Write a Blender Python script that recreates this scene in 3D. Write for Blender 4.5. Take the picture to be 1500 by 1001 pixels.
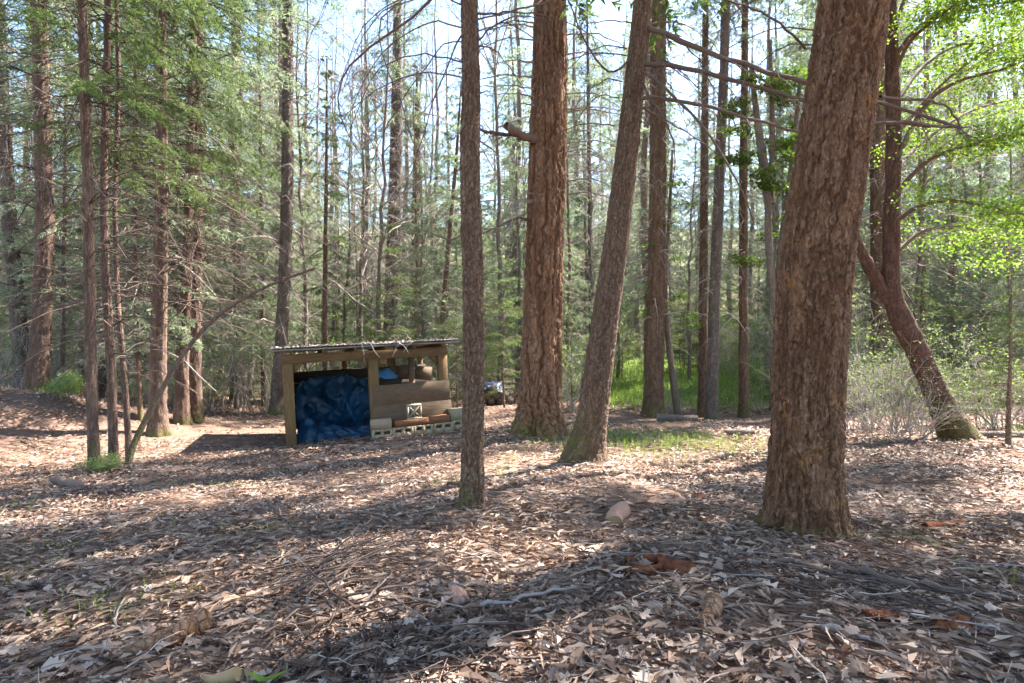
import bpy, math, random
import numpy as np
from mathutils import Vector, Matrix

for o in list(bpy.data.objects):
    bpy.data.objects.remove(o)
scene = bpy.context.scene
COL = scene.collection
R_ = math.radians
rng = np.random.default_rng(11)
random.seed(5)

# ------------------------------------------------------------------ camera, sky, sun, exposure
F = 1500 * 20.0 / 36.0            # focal length in photo pixels
EYE = 2.0
cam_d = bpy.data.cameras.new("camera"); cam = bpy.data.objects.new("camera", cam_d); COL.objects.link(cam)
cam.location = (0, 0, EYE); cam.rotation_euler = (R_(90), 0, 0)
cam_d.lens = 20.0; cam_d.sensor_width = 36.0; cam_d.clip_start = 0.05; cam_d.clip_end = 2000
scene.camera = cam

SUN_EL, SUN_AZ = R_(50), R_(55)   # azimuth clockwise from +Y (the view direction)
world = bpy.data.worlds.new("World"); scene.world = world; world.use_nodes = True
wn = world.node_tree.nodes; wn.clear()
sky = wn.new("ShaderNodeTexSky"); sky.sky_type = 'NISHITA'; sky.sun_disc = False
sky.sun_elevation = SUN_EL; sky.sun_rotation = SUN_AZ; sky.air_density = 1.0; sky.dust_density = 0.5; sky.ozone_density = 1.6
bg = wn.new("ShaderNodeBackground"); bg.inputs[1].default_value = 0.08
wo = wn.new("ShaderNodeOutputWorld")
world.node_tree.links.new(sky.outputs[0], bg.inputs[0]); world.node_tree.links.new(bg.outputs[0], wo.inputs[0])

sun_d = bpy.data.lights.new("sun", 'SUN'); sun_d.energy = 4.4; sun_d.angle = R_(0.6); sun_d.color = (1.0, 0.955, 0.885)
sun = bpy.data.objects.new("sun", sun_d); COL.objects.link(sun)
to_sun = Vector((math.sin(SUN_AZ) * math.cos(SUN_EL), math.cos(SUN_AZ) * math.cos(SUN_EL), math.sin(SUN_EL)))
sun.rotation_euler = to_sun.to_track_quat('Z', 'Y').to_euler()
sun.location = (30, 20, 40)

vs = scene.view_settings
vs.view_transform = 'Standard'; vs.look = 'None'; vs.exposure = 3.1; vs.gamma = 1.0; vs.use_curve_mapping = False
scene.render.engine = 'CYCLES'
cy = scene.cycles
cy.use_denoising = True; cy.use_adaptive_sampling = True; cy.adaptive_threshold = 0.04
cy.max_bounces = 4; cy.diffuse_bounces = 2; cy.glossy_bounces = 2; cy.transmission_bounces = 3; cy.transparent_max_bounces = 4
cy.sample_clamp_indirect = 6.0
cy.use_light_tree = False
world.cycles.sampling_method = 'MANUAL'; world.cycles.sample_map_resolution = 512
cy.caustics_reflective = False; cy.caustics_refractive = False

# ------------------------------------------------------------------ numpy noise
def _h(ix, iy, iz, seed):
    h = (ix.astype(np.uint32) * np.uint32(374761393) + iy.astype(np.uint32) * np.uint32(668265263)
         + iz.astype(np.uint32) * np.uint32(2147483647 - 1274126177) + np.uint32(seed * 144665 + 7))
    h = (h ^ (h >> np.uint32(13))) * np.uint32(1274126177)
    h = (h ^ (h >> np.uint32(16))) * np.uint32(2246822519)
    return ((h ^ (h >> np.uint32(15))) & np.uint32(0xFFFFFF)).astype(np.float32) / 16777216.0

def vnoise(p, seed=0):
    i = np.floor(p).astype(np.int64); f = p - i
    f = f * f * (3 - 2 * f)
    out = 0
    for dx in (0, 1):
        for dy in (0, 1):
            for dz in (0, 1):
                w = (f[:, 0] if dx else 1 - f[:, 0]) * (f[:, 1] if dy else 1 - f[:, 1]) * (f[:, 2] if dz else 1 - f[:, 2])
                out = out + w * _h(i[:, 0] + dx, i[:, 1] + dy, i[:, 2] + dz, seed)
    return out

def fbm(p, oct=3, seed=0):
    a, s, t = 0.5, 0, 0
    for k in range(oct):
        s = s + a * vnoise(p * (2 ** k), seed + k); t += a; a *= 0.5
    return s / t

def worley(p, seed=0, full=False):
    i = np.floor(p).astype(np.int64)
    f1 = np.full(len(p), 9.0); f2 = np.full(len(p), 9.0); cid = np.zeros(len(p)); rz = np.zeros(len(p))
    for dx in (-1, 0, 1):
        for dy in (-1, 0, 1):
            for dz in (-1, 0, 1):
                c0, c1, c2 = i[:, 0] + dx, i[:, 1] + dy, i[:, 2] + dz
                fx = c0 + _h(c0, c1, c2, seed); fy = c1 + _h(c0, c1, c2, seed + 1); fz = c2 + _h(c0, c1, c2, seed + 2)
                d = np.sqrt((fx - p[:, 0]) ** 2 + (fy - p[:, 1]) ** 2 + (fz - p[:, 2]) ** 2)
                near = d < f1
                f2 = np.where(near, f1, np.minimum(f2, d))
                cid = np.where(near, _h(c0, c1, c2, seed + 3), cid)
                rz = np.where(near, fz - p[:, 2], rz)
                f1 = np.where(near, d, f1)
    return (f1, f2, cid, rz) if full else (f1, f2, cid)

def sstep(a, b, x):
    t = np.clip((x - a) / (b - a), 0, 1)
    return t * t * (3 - 2 * t)

# ------------------------------------------------------------------ mesh helpers
def mesh(name, V, Fs, attrs=None, smooth=False, mats=()):
    """V (n,3); Fs: list of int arrays (m,k)."""
    if not isinstance(Fs, (list, tuple)):
        Fs = [Fs]
    Fs = [np.asarray(f, dtype=np.int32) for f in Fs if len(f)]
    me = bpy.data.meshes.new(name)
    V = np.asarray(V, dtype=np.float32)
    me.vertices.add(len(V)); me.vertices.foreach_set("co", V.ravel())
    loops = np.concatenate([f.ravel() for f in Fs]); tot = np.concatenate([np.full(len(f), f.shape[1], np.int32) for f in Fs])
    me.loops.add(len(loops)); me.loops.foreach_set("vertex_index", loops)
    start = np.concatenate([[0], np.cumsum(tot)[:-1]]).astype(np.int32)
    me.polygons.add(len(tot)); me.polygons.foreach_set("loop_start", start); me.polygons.foreach_set("loop_total", tot)
    if smooth:
        me.polygons.foreach_set("use_smooth", np.ones(len(tot), dtype=bool))
    for k, a in (attrs or {}).items():
        at = me.attributes.new(k, 'FLOAT', 'POINT'); at.data.foreach_set("value", np.asarray(a, dtype=np.float32))
    for m in mats:
        me.materials.append(m)
    me.update(calc_edges=True)
    return me

def put(name, me, parent=None, mat=None, loc=None, rot=None, scale=None):
    if mat is not None and len(me.materials) == 0:
        me.materials.append(mat)
    o = bpy.data.objects.new(name, me); COL.objects.link(o)
    if parent is not None:
        o.parent = parent
    if loc is not None: o.location = loc
    if rot is not None: o.rotation_euler = rot
    if scale is not None: o.scale = scale
    return o

def tag(o, label=None, cat=None, group=None, kind=None):
    if label: o["label"] = label
    if cat: o["category"] = cat
    if group: o["group"] = group
    if kind: o["kind"] = kind
    return o

def thing(name, label, cat, loc=(0, 0, 0), rot=(0, 0, 0), group=None):
    o = bpy.data.objects.new(name, None); COL.objects.link(o)
    o.location = loc; o.rotation_euler = rot; o.empty_display_size = 0.2
    return tag(o, label, cat, group)

class MB:
    """collects vertices and faces of one mesh"""
    def __init__(self): self.V = []; self.F = {}; self.A = {}; self.n = 0
    def add(self, V, Fc, **attrs):
        V = np.asarray(V, dtype=np.float64).reshape(-1, 3)
        fs = Fc if isinstance(Fc, (list, tuple)) and len(Fc) and isinstance(Fc[0], np.ndarray) and Fc[0].ndim == 2 else [np.asarray(Fc)]
        for f in fs:
            self.F.setdefault(f.shape[1], []).append(f + self.n)
        self.V.append(V)
        for k, a in attrs.items():
            self.A.setdefault(k, []).append(np.broadcast_to(np.asarray(a, dtype=np.float32), (len(V),)))
        self.n += len(V); return self
    def box(self, c, s, rot=None, jit=0.0, **attrs):
        c = np.asarray(c, float); s = np.asarray(s, float) / 2
        V = np.array([[x, y, z] for x in (-1, 1) for y in (-1, 1) for z in (-1, 1)], float) * s
        if jit: V = V + rng.normal(0, jit, V.shape)
        if rot is not None: V = V @ np.array(rot).T
        return self.add(V + c, BOXF, **attrs)
    def mesh(self, name, smooth=False, mats=()):
        return mesh(name, np.concatenate(self.V), [np.concatenate(v) for v in self.F.values()], {k: np.concatenate(v) for k, v in self.A.items()}, smooth, mats)
BOXF = np.array([[0, 1, 3, 2], [4, 6, 7, 5], [0, 4, 5, 1], [2, 3, 7, 6], [0, 2, 6, 4], [1, 5, 7, 3]])

def rotz(a):
    c, s = math.cos(a), math.sin(a); return np.array([[c, -s, 0], [s, c, 0], [0, 0, 1.0]])
def rotx(a):
    c, s = math.cos(a), math.sin(a); return np.array([[1, 0, 0], [0, c, -s], [0, s, c]])
def roty(a):
    c, s = math.cos(a), math.sin(a); return np.array([[c, 0, s], [0, 1, 0], [-s, 0, c]])

def unit(v):
    return v / np.maximum(np.linalg.norm(v, axis=-1, keepdims=True), 1e-9)

def tubes(P, Rr, sides=3, cap=False):
    """P (n,K,3), Rr (n,K) -> V, quads (+ end caps as polygons)"""
    P = np.asarray(P, float); Rr = np.asarray(Rr, float)
    if P.ndim == 2: P = P[None]; Rr = Rr[None]
    n, K, _ = P.shape
    T = unit(np.gradient(P, axis=1))
    ref = np.where(np.abs(T[..., 2:3]) > 0.85, np.array([1.0, 0, 0]), np.array([0, 0, 1.0]))
    if K > 1:
        flip = np.abs(T[..., 2]).mean(axis=1) > 0.7
        ref = np.where(flip[:, None, None], np.array([1.0, 0, 0]), np.array([0, 0, 1.0])) * np.ones_like(T)
    U = unit(np.cross(T, ref)); W = np.cross(T, U)
    a = np.arange(sides) * 2 * math.pi / sides
    V = P[:, :, None, :] + Rr[:, :, None, None] * (U[:, :, None, :] * np.cos(a)[None, None, :, None] + W[:, :, None, :] * np.sin(a)[None, None, :, None])
    idx = np.arange(n * K * sides).reshape(n, K, sides)
    q = np.stack([idx[:, :-1, :], np.roll(idx, -1, 2)[:, :-1, :], np.roll(idx, -1, 2)[:, 1:, :], idx[:, 1:, :]], -1).reshape(-1, 4)
    out = [q]
    if cap:
        out.append(idx[:, 0, ::-1].reshape(n, sides)); out.append(idx[:, -1, :].reshape(n, sides))
    return V.reshape(-1, 3), out

def resample(P, n):
    P = np.asarray(P, float); t = np.linspace(0, 1, len(P)); q = np.linspace(0, 1, n)
    # Catmull-like smoothing by cubic through np.interp twice
    out = np.stack([np.interp(q, t, P[:, k]) for k in range(P.shape[1])], 1)
    if len(P) > 2:
        w = max(1, n // (len(P) * 2))
        ker = np.ones(2 * w + 1) / (2 * w + 1)
        pad = np.concatenate([2 * out[:1] - out[1:w + 1][::-1], out, 2 * out[-1:] - out[-w - 1:-1][::-1]])
        out = np.stack([np.convolve(pad[:, k], ker, 'valid') for k in range(P.shape[1])], 1)
    return out

# ------------------------------------------------------------------ ground height from measured spots
def pix(px, py, d):
    return np.array([(px - 750) / F * d, d, EYE - (py - 500.5) / F * d])
SPOTS = [(750, 1001, 1.65), (0, 1001, 1.92), (1500, 1001, 1.65), (0, 850, 3.2), (500, 850, 2.75), (1000, 850, 2.6), (1500, 850, 2.95),
         (1180, 792, 3.8), (692, 757, 4.5), (855, 688, 6.7), (760, 705, 6.2), (960, 690, 6.9), (1450, 700, 6.1), (1400, 642, 9.5), (300, 720, 6.2), (0, 730, 6.1),
         (137, 692, 7.6), (0, 665, 9.5), (60, 582, 15), (-60, 575, 13), (-130, 590, 10.5), (10, 590, 11.8), (235, 640, 11.5), (270, 622, 13), (350, 600, 16.5), (415, 655, 10.5),
         (550, 641, 11.3), (665, 628, 12.2), (790, 641, 9.8), (720, 597, 16), (957, 612, 14.5), (1043, 614, 14.6), (1090, 612, 14.9),
         (950, 565, 23), (1000, 515, 36), (1250, 565, 20), (1400, 565, 20), (200, 565, 25), (300, 545, 35), (500, 535, 35)]
ctrl = [pix(*s) for s in SPOTS]
ctrl += [np.array(c, float) for c in [(0, -1, 1.12), (0, -6, 0.9), (-8, -5, 0.5), (8, -5, 0.6), (-30, 5, 0.4), (30, 5, 0.7), (-30, 25, 1.0), (30, 25, 1.2),
         (-60, 60, 6), (0, 60, 6), (60, 60, 6.5), (-120, 120, 24), (0, 120, 24), (120, 120, 24), (-100, 0, 4), (100, 0, 4), (0, -60, 0), (-80, -60, 0), (80, -60, 0)]]
ctrl = np.array(ctrl)
def _tps(r):
    return np.where(r > 1e-6, r * r * np.log(np.maximum(r, 1e-6)), 0)
_n = len(ctrl); _D = np.linalg.norm(ctrl[:, None, :2] - ctrl[None, :, :2], axis=-1)
_A = np.zeros((_n + 3, _n + 3)); _A[:_n, :_n] = _tps(_D) + np.eye(_n) * 0.02
_A[:_n, _n] = 1; _A[:_n, _n + 1:] = ctrl[:, :2]; _A[_n, :_n] = 1; _A[_n + 1:, :_n] = ctrl[:, :2].T
_w = np.linalg.solve(_A, np.concatenate([ctrl[:, 2], np.zeros(3)]))
def gz(x, y, micro=True):
    x = np.atleast_1d(np.asarray(x, float)); y = np.atleast_1d(np.asarray(y, float)); sh = x.shape
    x = x.ravel(); y = y.ravel()
    out = np.empty(len(x))
    for s in range(0, len(x), 40000):
        xs, ys = x[s:s + 40000], y[s:s + 40000]
        d = np.sqrt((xs[:, None] - ctrl[None, :, 0]) ** 2 + (ys[:, None] - ctrl[None, :, 1]) ** 2)
        out[s:s + 40000] = _tps(d) @ _w[:_n] + _w[_n] + xs * _w[_n + 1] + ys * _w[_n + 2]
    if micro:
        p = np.stack([x, y, np.zeros_like(x)], 1)
        for bx, by, bh, bw in ((1.96, 3.8, 0.05, 0.55), (0.42, 5.3, 0.13, 1.25), (0.82, 6.7, 0.03, 0.7), (0.47, 9.8, 0.06, 0.9), (-9.6, 11.6, 0.35, 2.2)):
            out += bh * np.exp(-((x - bx) ** 2 + (y - by) ** 2) / bw ** 2)
        out += (fbm(p * 1.3, 2, 3) - 0.5) * 0.10 + (fbm(p * 6.0, 2, 9) - 0.5) * 0.045
    return out.reshape(sh)
def g1(x, y):
    return float(gz(np.array([x]), np.array([y]))[0])
def gp(px, d, dz=0.0):
    x = (px - 750) / F * d
    return np.array([x, d, g1(x, d) + dz])

# ------------------------------------------------------------------ materials
def newmat(name):
    m = bpy.data.materials.new(name); m.use_nodes = True
    nt = m.node_tree; nt.nodes.clear()
    out = nt.nodes.new("ShaderNodeOutputMaterial")
    return m, nt, out
def N(nt, t, **kw):
    n = nt.nodes.new(t)
    for k, v in kw.items(): setattr(n, k, v)
    return n
def noise(nt, scale, detail=4, vec=None, rough=0.6):
    n = N(nt, "ShaderNodeTexNoise"); n.inputs["Scale"].default_value = scale; n.inputs["Detail"].default_value = detail; n.inputs["Roughness"].default_value = rough
    if vec is not None: nt.links.new(vec, n.inputs["Vector"])
    return n.outputs["Fac"]
def ramp(nt, fac, stops):
    r = N(nt, "ShaderNodeValToRGB"); nt.links.new(fac, r.inputs[0])
    els = r.color_ramp.elements
    while len(els) < len(stops): els.new(0.5)
    for e, (p, c) in zip(els, stops): e.position = p; e.color = (*c, 1)
    return r.outputs[0]
def mixc(nt, fac, a, b, mode='MIX'):
    n = N(nt, "ShaderNodeMix", data_type='RGBA', blend_type=mode)
    for s, v in ((n.inputs[0], fac), (n.inputs[6], a), (n.inputs[7], b)):
        if isinstance(v, (int, float)): s.default_value = v
        elif isinstance(v, tuple): s.default_value = (*v, 1)
        else: nt.links.new(v, s)
    return n.outputs[2]
def math_(nt, op, a, b=0.0, clamp=False):
    n = N(nt, "ShaderNodeMath", operation=op, use_clamp=clamp)
    for s, v in ((n.inputs[0], a), (n.inputs[1], b)):
        if isinstance(v, (int, float)): s.default_value = v
        else: nt.links.new(v, s)
    return n.outputs[0]
def attr(nt, name):
    return N(nt, "ShaderNodeAttribute", attribute_name=name).outputs["Fac"]
def objvec(nt, scale=(1, 1, 1), world=False):
    tc = N(nt, "ShaderNodeTexCoord"); mp = N(nt, "ShaderNodeMapping"); mp.inputs["Scale"].default_value = scale
    if world:
        g = N(nt, "ShaderNodeNewGeometry"); nt.links.new(g.outputs["Position"], mp.inputs[0])
    else:
        nt.links.new(tc.outputs["Object"], mp.inputs[0])
    return mp.outputs[0]
def bump(nt, h, strength=0.5, dist=0.01):
    b = N(nt, "ShaderNodeBump"); b.inputs["Strength"].default_value = strength; b.inputs["Distance"].default_value = dist
    nt.links.new(h, b.inputs["Height"]); return b.outputs[0]
def princ(nt, out, col, rough=0.8, spec=0.2, normal=None, metal=0.0):
    p = N(nt, "ShaderNodeBsdfPrincipled")
    if isinstance(col, tuple): p.inputs["Base Color"].default_value = (*col, 1)
    else: nt.links.new(col, p.inputs["Base Color"])
    if isinstance(rough, (int, float)): p.inputs["Roughness"].default_value = rough
    else: nt.links.new(rough, p.inputs["Roughness"])
    p.inputs["Specular IOR Level"].default_value = spec; p.inputs["Metallic"].default_value = metal
    if normal is not None: nt.links.new(normal, p.inputs["Normal"])
    nt.links.new(p.outputs[0], out.inputs[0]); return p

def bark_mat(name, a, b, crack, fleck=None, moss=True, stretch=0.25, fine=60.0, pale=None, vscale=34.0):
    m, nt, out = newmat(name)
    v = objvec(nt, (1, 1, stretch))
    c = mixc(nt, attr(nt, "plate"), a, b)
    n1 = noise(nt, 9, 4, v); n2 = noise(nt, fine, 5, v)
    c = mixc(nt, math_(nt, 'MULTIPLY', n1, 0.6), c, crack)
    if pale:
        c = mixc(nt, math_(nt, 'MULTIPLY', ramp(nt, noise(nt, 30, 4, v), [(0.5, (0, 0, 0)), (0.68, (1, 1, 1))]), 0.35), c, pale)
    c = mixc(nt, math_(nt, 'MULTIPLY', attr(nt, "crack"), 0.75), c, crack)
    if fleck:
        f = ramp(nt, noise(nt, 5, 5, objvec(nt, (1, 1, 0.7)), 0.7), [(0.57, (0, 0, 0)), (0.70, (1, 1, 1))])
        c = mixc(nt, math_(nt, 'MULTIPLY', f, 0.7), c, fleck)
    c = mixc(nt, 1.0, c, ramp(nt, n2, [(0.25, (0.55, 0.55, 0.55)), (0.75, (1.25, 1.2, 1.15))]), 'MULTIPLY')
    if moss:
        mm = math_(nt, 'MULTIPLY', attr(nt, "moss"), ramp(nt, noise(nt, 14, 4, objvec(nt)), [(0.36, (0, 0, 0)), (0.62, (1, 1, 1))]))
        c = mixc(nt, mm, c, (0.115, 0.130, 0.024))
    wv = N(nt, "ShaderNodeMapping"); wv.inputs["Scale"].default_value = (1, 1, max(stretch, 0.3))
    tc = N(nt, "ShaderNodeTexCoord"); nz = N(nt, "ShaderNodeTexNoise"); nz.inputs["Scale"].default_value = 14; nz.inputs["Detail"].default_value = 3; nt.links.new(tc.outputs["Object"], nz.inputs["Vector"])
    ad = N(nt, "ShaderNodeMix", data_type='VECTOR'); ad.inputs[0].default_value = 0.045; nt.links.new(tc.outputs["Object"], ad.inputs[4]); nt.links.new(nz.outputs["Color"], ad.inputs[5]); nt.links.new(ad.outputs[1], wv.inputs[0])
    vo = N(nt, "ShaderNodeTexVoronoi", feature='DISTANCE_TO_EDGE'); vo.inputs["Scale"].default_value = vscale; nt.links.new(wv.outputs[0], vo.inputs["Vector"])
    ed = ramp(nt, vo.outputs["Distance"], [(0.0, (0, 0, 0)), (0.16, (1, 1, 1))])
    c = mixc(nt, math_(nt, 'MULTIPLY', math_(nt, 'SUBTRACT', 1.0, ed), 0.38), c, crack)
    hh = math_(nt, 'ADD', math_(nt, 'MULTIPLY', ed, 0.6), n2)
    princ(nt, out, c, 0.9, 0.15, bump(nt, hh, 0.9, 0.014))
    return m

def leaf_mat(name, cols, trans=0.45, rough=0.55, spec=0.25, objrnd=0.25, tcol=None):
    m, nt, out = newmat(name)
    c = ramp(nt, attr(nt, "rnd"), [(i / (len(cols) - 1), k) for i, k in enumerate(cols)])
    oi = N(nt, "ShaderNodeObjectInfo")
    hv = N(nt, "ShaderNodeHueSaturation")
    mr = N(nt, "ShaderNodeMapRange"); mr.inputs[3].default_value = 1 - objrnd; mr.inputs[4].default_value = 1 + objrnd
    nt.links.new(oi.outputs["Random"], mr.inputs[0]); nt.links.new(mr.outputs[0], hv.inputs["Value"]); nt.links.new(c, hv.inputs["Color"])
    c = hv.outputs[0]
    p = N(nt, "ShaderNodeBsdfPrincipled"); nt.links.new(c, p.inputs["Base Color"]); p.inputs["Roughness"].default_value = rough; p.inputs["Specular IOR Level"].default_value = spec
    if trans > 0:
        t = N(nt, "ShaderNodeBsdfTranslucent"); mx = N(nt, "ShaderNodeMixShader"); mx.inputs[0].default_value = trans
        tc = mixc(nt, 1.0, c, tcol or (1.3, 1.35, 0.7), 'MULTIPLY'); nt.links.new(tc, t.inputs[0])
        nt.links.new(p.outputs[0], mx.inputs[1]); nt.links.new(t.outputs[0], mx.inputs[2]); nt.links.new(mx.outputs[0], out.inputs[0])
    else:
        nt.links.new(p.outputs[0], out.inputs[0])
    return m

def wood_mat(name, a, b, axis=(1, 12, 12), rough=0.8, scale=4, stain=(0.05, 0.035, 0.02)):
    m, nt, out = newmat(name)
    v = objvec(nt, axis)
    n1 = noise(nt, scale, 6, v, 0.65); n2 = noise(nt, 1.7, 4, objvec(nt))
    c = mixc(nt, ramp(nt, n1, [(0.32, (0, 0, 0)), (0.68, (1, 1, 1))]), a, b)
    c = mixc(nt, math_(nt, 'MULTIPLY', ramp(nt, noise(nt, scale * 5, 4, v), [(0.55, (0, 0, 0)), (0.7, (1, 1, 1))]), 0.45), c, stain)
    c = mixc(nt, math_(nt, 'MULTIPLY', ramp(nt, n2, [(0.5, (0, 0, 0)), (0.75, (1, 1, 1))]), 0.5), c, stain)
    princ(nt, out, c, rough, 0.2, bump(nt, n1, 0.4, 0.006)); return m

M = {}
M["bark_old_fir"] = bark_mat("bark_old_fir", (0.225, 0.120, 0.065), (0.36, 0.215, 0.13), (0.075, 0.032, 0.015), fleck=(0.36, 0.17, 0.06), pale=(0.30, 0.23, 0.19))
M["bark_pine"] = bark_mat("bark_pine", (0.28, 0.150, 0.085), (0.40, 0.25, 0.16), (0.085, 0.038, 0.020), fleck=(0.33, 0.16, 0.07), pale=(0.36, 0.28, 0.23), stretch=0.15)
M["bark_young"] = bark_mat("bark_young", (0.205, 0.130, 0.086), (0.32, 0.22, 0.155), (0.08, 0.045, 0.028), pale=(0.36, 0.30, 0.25), stretch=0.5)
M["bark_grey"] = bark_mat("bark_grey", (0.20, 0.155, 0.13), (0.31, 0.26, 0.23), (0.085, 0.060, 0.05), pale=(0.42, 0.38, 0.35), stretch=0.5)
M["bark_cedar"] = bark_mat("bark_cedar", (0.185, 0.118, 0.088), (0.30, 0.21, 0.165), (0.08, 0.048, 0.036), pale=(0.38, 0.29, 0.24), stretch=0.08)
M["bark_madrone"] = bark_mat("bark_madrone", (0.135, 0.068, 0.045), (0.20, 0.11, 0.08), (0.07, 0.038, 0.028), pale=(0.27, 0.21, 0.18), stretch=0.4)
def twig_mat(name, cols):
    m, nt, out = newmat(name)
    c = ramp(nt, attr(nt, "rnd"), [(i / (len(cols) - 1), k) for i, k in enumerate(cols)])
    c = mixc(nt, math_(nt, 'MULTIPLY', noise(nt, 25, 3, objvec(nt)), 0.5), c, (0.14, 0.10, 0.08))
    princ(nt, out, c, 0.85, 0.15); return m
M["twig"] = twig_mat("twig", [(0.17, 0.125, 0.10), (0.31, 0.25, 0.21), (0.50, 0.45, 0.40)])
M["twig_dark"] = twig_mat("twig_dark", [(0.09, 0.055, 0.04), (0.15, 0.10, 0.075), (0.21, 0.15, 0.115)])
M["twig_black"] = twig_mat("twig_black", [(0.045, 0.030, 0.024), (0.075, 0.052, 0.042), (0.13, 0.095, 0.08)])
M["twig_pale"] = twig_mat("twig_pale", [(0.22, 0.185, 0.155), (0.32, 0.28, 0.245), (0.44, 0.40, 0.36)])
M["needles"] = leaf_mat("needles", [(0.050, 0.085, 0.030), (0.085, 0.130, 0.042), (0.13, 0.19, 0.055)], 0.4)
M["needles_cedar"] = leaf_mat("needles_cedar", [(0.05, 0.074, 0.028), (0.085, 0.115, 0.042), (0.14, 0.175, 0.065)], 0.45, tcol=(1.1, 1.25, 0.65))
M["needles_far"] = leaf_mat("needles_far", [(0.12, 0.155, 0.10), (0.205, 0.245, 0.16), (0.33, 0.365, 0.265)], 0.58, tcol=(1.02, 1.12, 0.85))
M["maple"] = leaf_mat("maple", [(0.075, 0.125, 0.022), (0.12, 0.19, 0.032), (0.19, 0.27, 0.05)], 0.5, tcol=(1.15, 1.2, 0.6))
M["shrub_leaf"] = leaf_mat("shrub_leaf", [(0.10, 0.15, 0.045), (0.16, 0.23, 0.07), (0.24, 0.30, 0.11)], 0.45)
M["grass"] = leaf_mat("grass", [(0.12, 0.19, 0.04), (0.19, 0.275, 0.06), (0.28, 0.35, 0.11)], 0.45)
M["litter"] = leaf_mat("litter", [(0.105, 0.062, 0.044), (0.185, 0.117, 0.083), (0.285, 0.197, 0.146), (0.39, 0.288, 0.220), (0.54, 0.43, 0.345)], 0.12, 0.6, 0.3, 0.08, (1.1, 0.95, 0.75))
M["dry_needle"] = leaf_mat("dry_needle", [(0.12, 0.066, 0.042), (0.24, 0.15, 0.10), (0.42, 0.30, 0.21)], 0.0, 0.7, 0.25, 0.0)

def ground_mat():
    m, nt, out = newmat("forest_soil")
    v = objvec(nt)
    big = noise(nt, 0.7, 5, v); mid = noise(nt, 9, 6, v, 0.7); fine = noise(nt, 70, 5, v, 0.75)
    c = mixc(nt, mid, (0.09, 0.057, 0.043), (0.25, 0.172, 0.132))
    c = mixc(nt, math_(nt, 'MULTIPLY', big, 0.5), c, (0.17, 0.10, 0.075))
    c = mixc(nt, 1.0, c, ramp(nt, fine, [(0.3, (0.5, 0.48, 0.46)), (0.7, (1.4, 1.35, 1.3))]), 'MULTIPLY')
    gmask = math_(nt, 'MULTIPLY', attr(nt, "grass"), ramp(nt, mid, [(0.3, (0.25, 0.25, 0.25)), (0.6, (1, 1, 1))]))
    c = mixc(nt, gmask, c, mixc(nt, fine, (0.06, 0.10, 0.02), (0.16, 0.24, 0.05)))
    princ(nt, out, c, 0.95, 0.1, bump(nt, fine, 0.6, 0.02)); return m
M["soil"] = ground_mat()

# ------------------------------------------------------------------ forest floor
def axis(lo, hi, n, tight):
    t = np.linspace(-1, 1, n); s = np.sinh(t * tight) / math.sinh(tight)
    return np.where(s < 0, -s * lo, s * hi)
GX = axis(-170, 170, 280, 5.2)
GY = np.concatenate([np.linspace(-80, -2, 24)[:-1], np.linspace(-2, 9, 115)[:-1], np.linspace(9, 30, 80)[:-1], np.linspace(30, 170, 60)])
gx, gy = np.meshgrid(GX, GY)
gzz = gz(gx.ravel(), gy.ravel())
def grassmask(x, y):
    px = x / np.maximum(y, 0.5) * F + 750
    a = sstep(15.5, 19, y) * (1 - sstep(42, 55, y)) * sstep(800, 900, px) * (1 - sstep(1120, 1300, px))
    b = np.exp(-(((x - 2.15) / 1.1) ** 2 + ((y - 9.7) / 0.9) ** 2)) * 0.3
    c = 0.45 * sstep(16, 24, y)
    return np.clip(a + b + c, 0, 1)
idx = np.arange(gx.size).reshape(gx.shape)
gq = np.stack([idx[:-1, :-1], idx[:-1, 1:], idx[1:, 1:], idx[1:, :-1]], -1).reshape(-1, 4)
floor_me = mesh("forest_floor", np.stack([gx.ravel(), gy.ravel(), gzz], 1), gq, {"grass": grassmask(gx.ravel(), gy.ravel())}, True)
floor = put("forest_floor", floor_me, mat=M["soil"])
tag(floor, "brown forest floor of soil and needles under the leaf litter", kind="structure")

# ------------------------------------------------------------------ conifer pieces
def interp_path(P, t):
    """P (n,K,3), t (n,m) in 0..1 -> pos (n,m,3), tangent (n,m,3)"""
    n, K, _ = P.shape
    f = np.clip(t, 0, 0.9999) * (K - 1); i = f.astype(int); w = (f - i)[..., None]
    a = np.take_along_axis(P, i[..., None].repeat(3, -1), 1); b = np.take_along_axis(P, (i + 1)[..., None].repeat(3, -1), 1)
    return a * (1 - w) + b * w, unit(b - a)

def branch_paths(r, z, az, L, el, droop, K=6, wob=0.04, r0=0.0, base=None):
    n = len(z); t = np.linspace(0, 1, K)[None]
    hor = L[:, None] * t * np.cos(el)[:, None] + r0
    dz = L[:, None] * (np.sin(el)[:, None] * t - droop[:, None] * t ** 2)
    bend = r.normal(0, 0.12, n)[:, None] * t ** 2 * L[:, None]
    P = np.stack([hor * np.cos(az)[:, None] - bend * np.sin(az)[:, None], hor * np.sin(az)[:, None] + bend * np.cos(az)[:, None], z[:, None] + dz], -1)
    P[:, 1:] += r.normal(0, 1, (n, K - 1, 3)) * (wob * L)[:, None, None] * np.linspace(0.3, 1, K - 1)[None, :, None]
    if base is not None: P += base[:, None, :]
    return P

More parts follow.
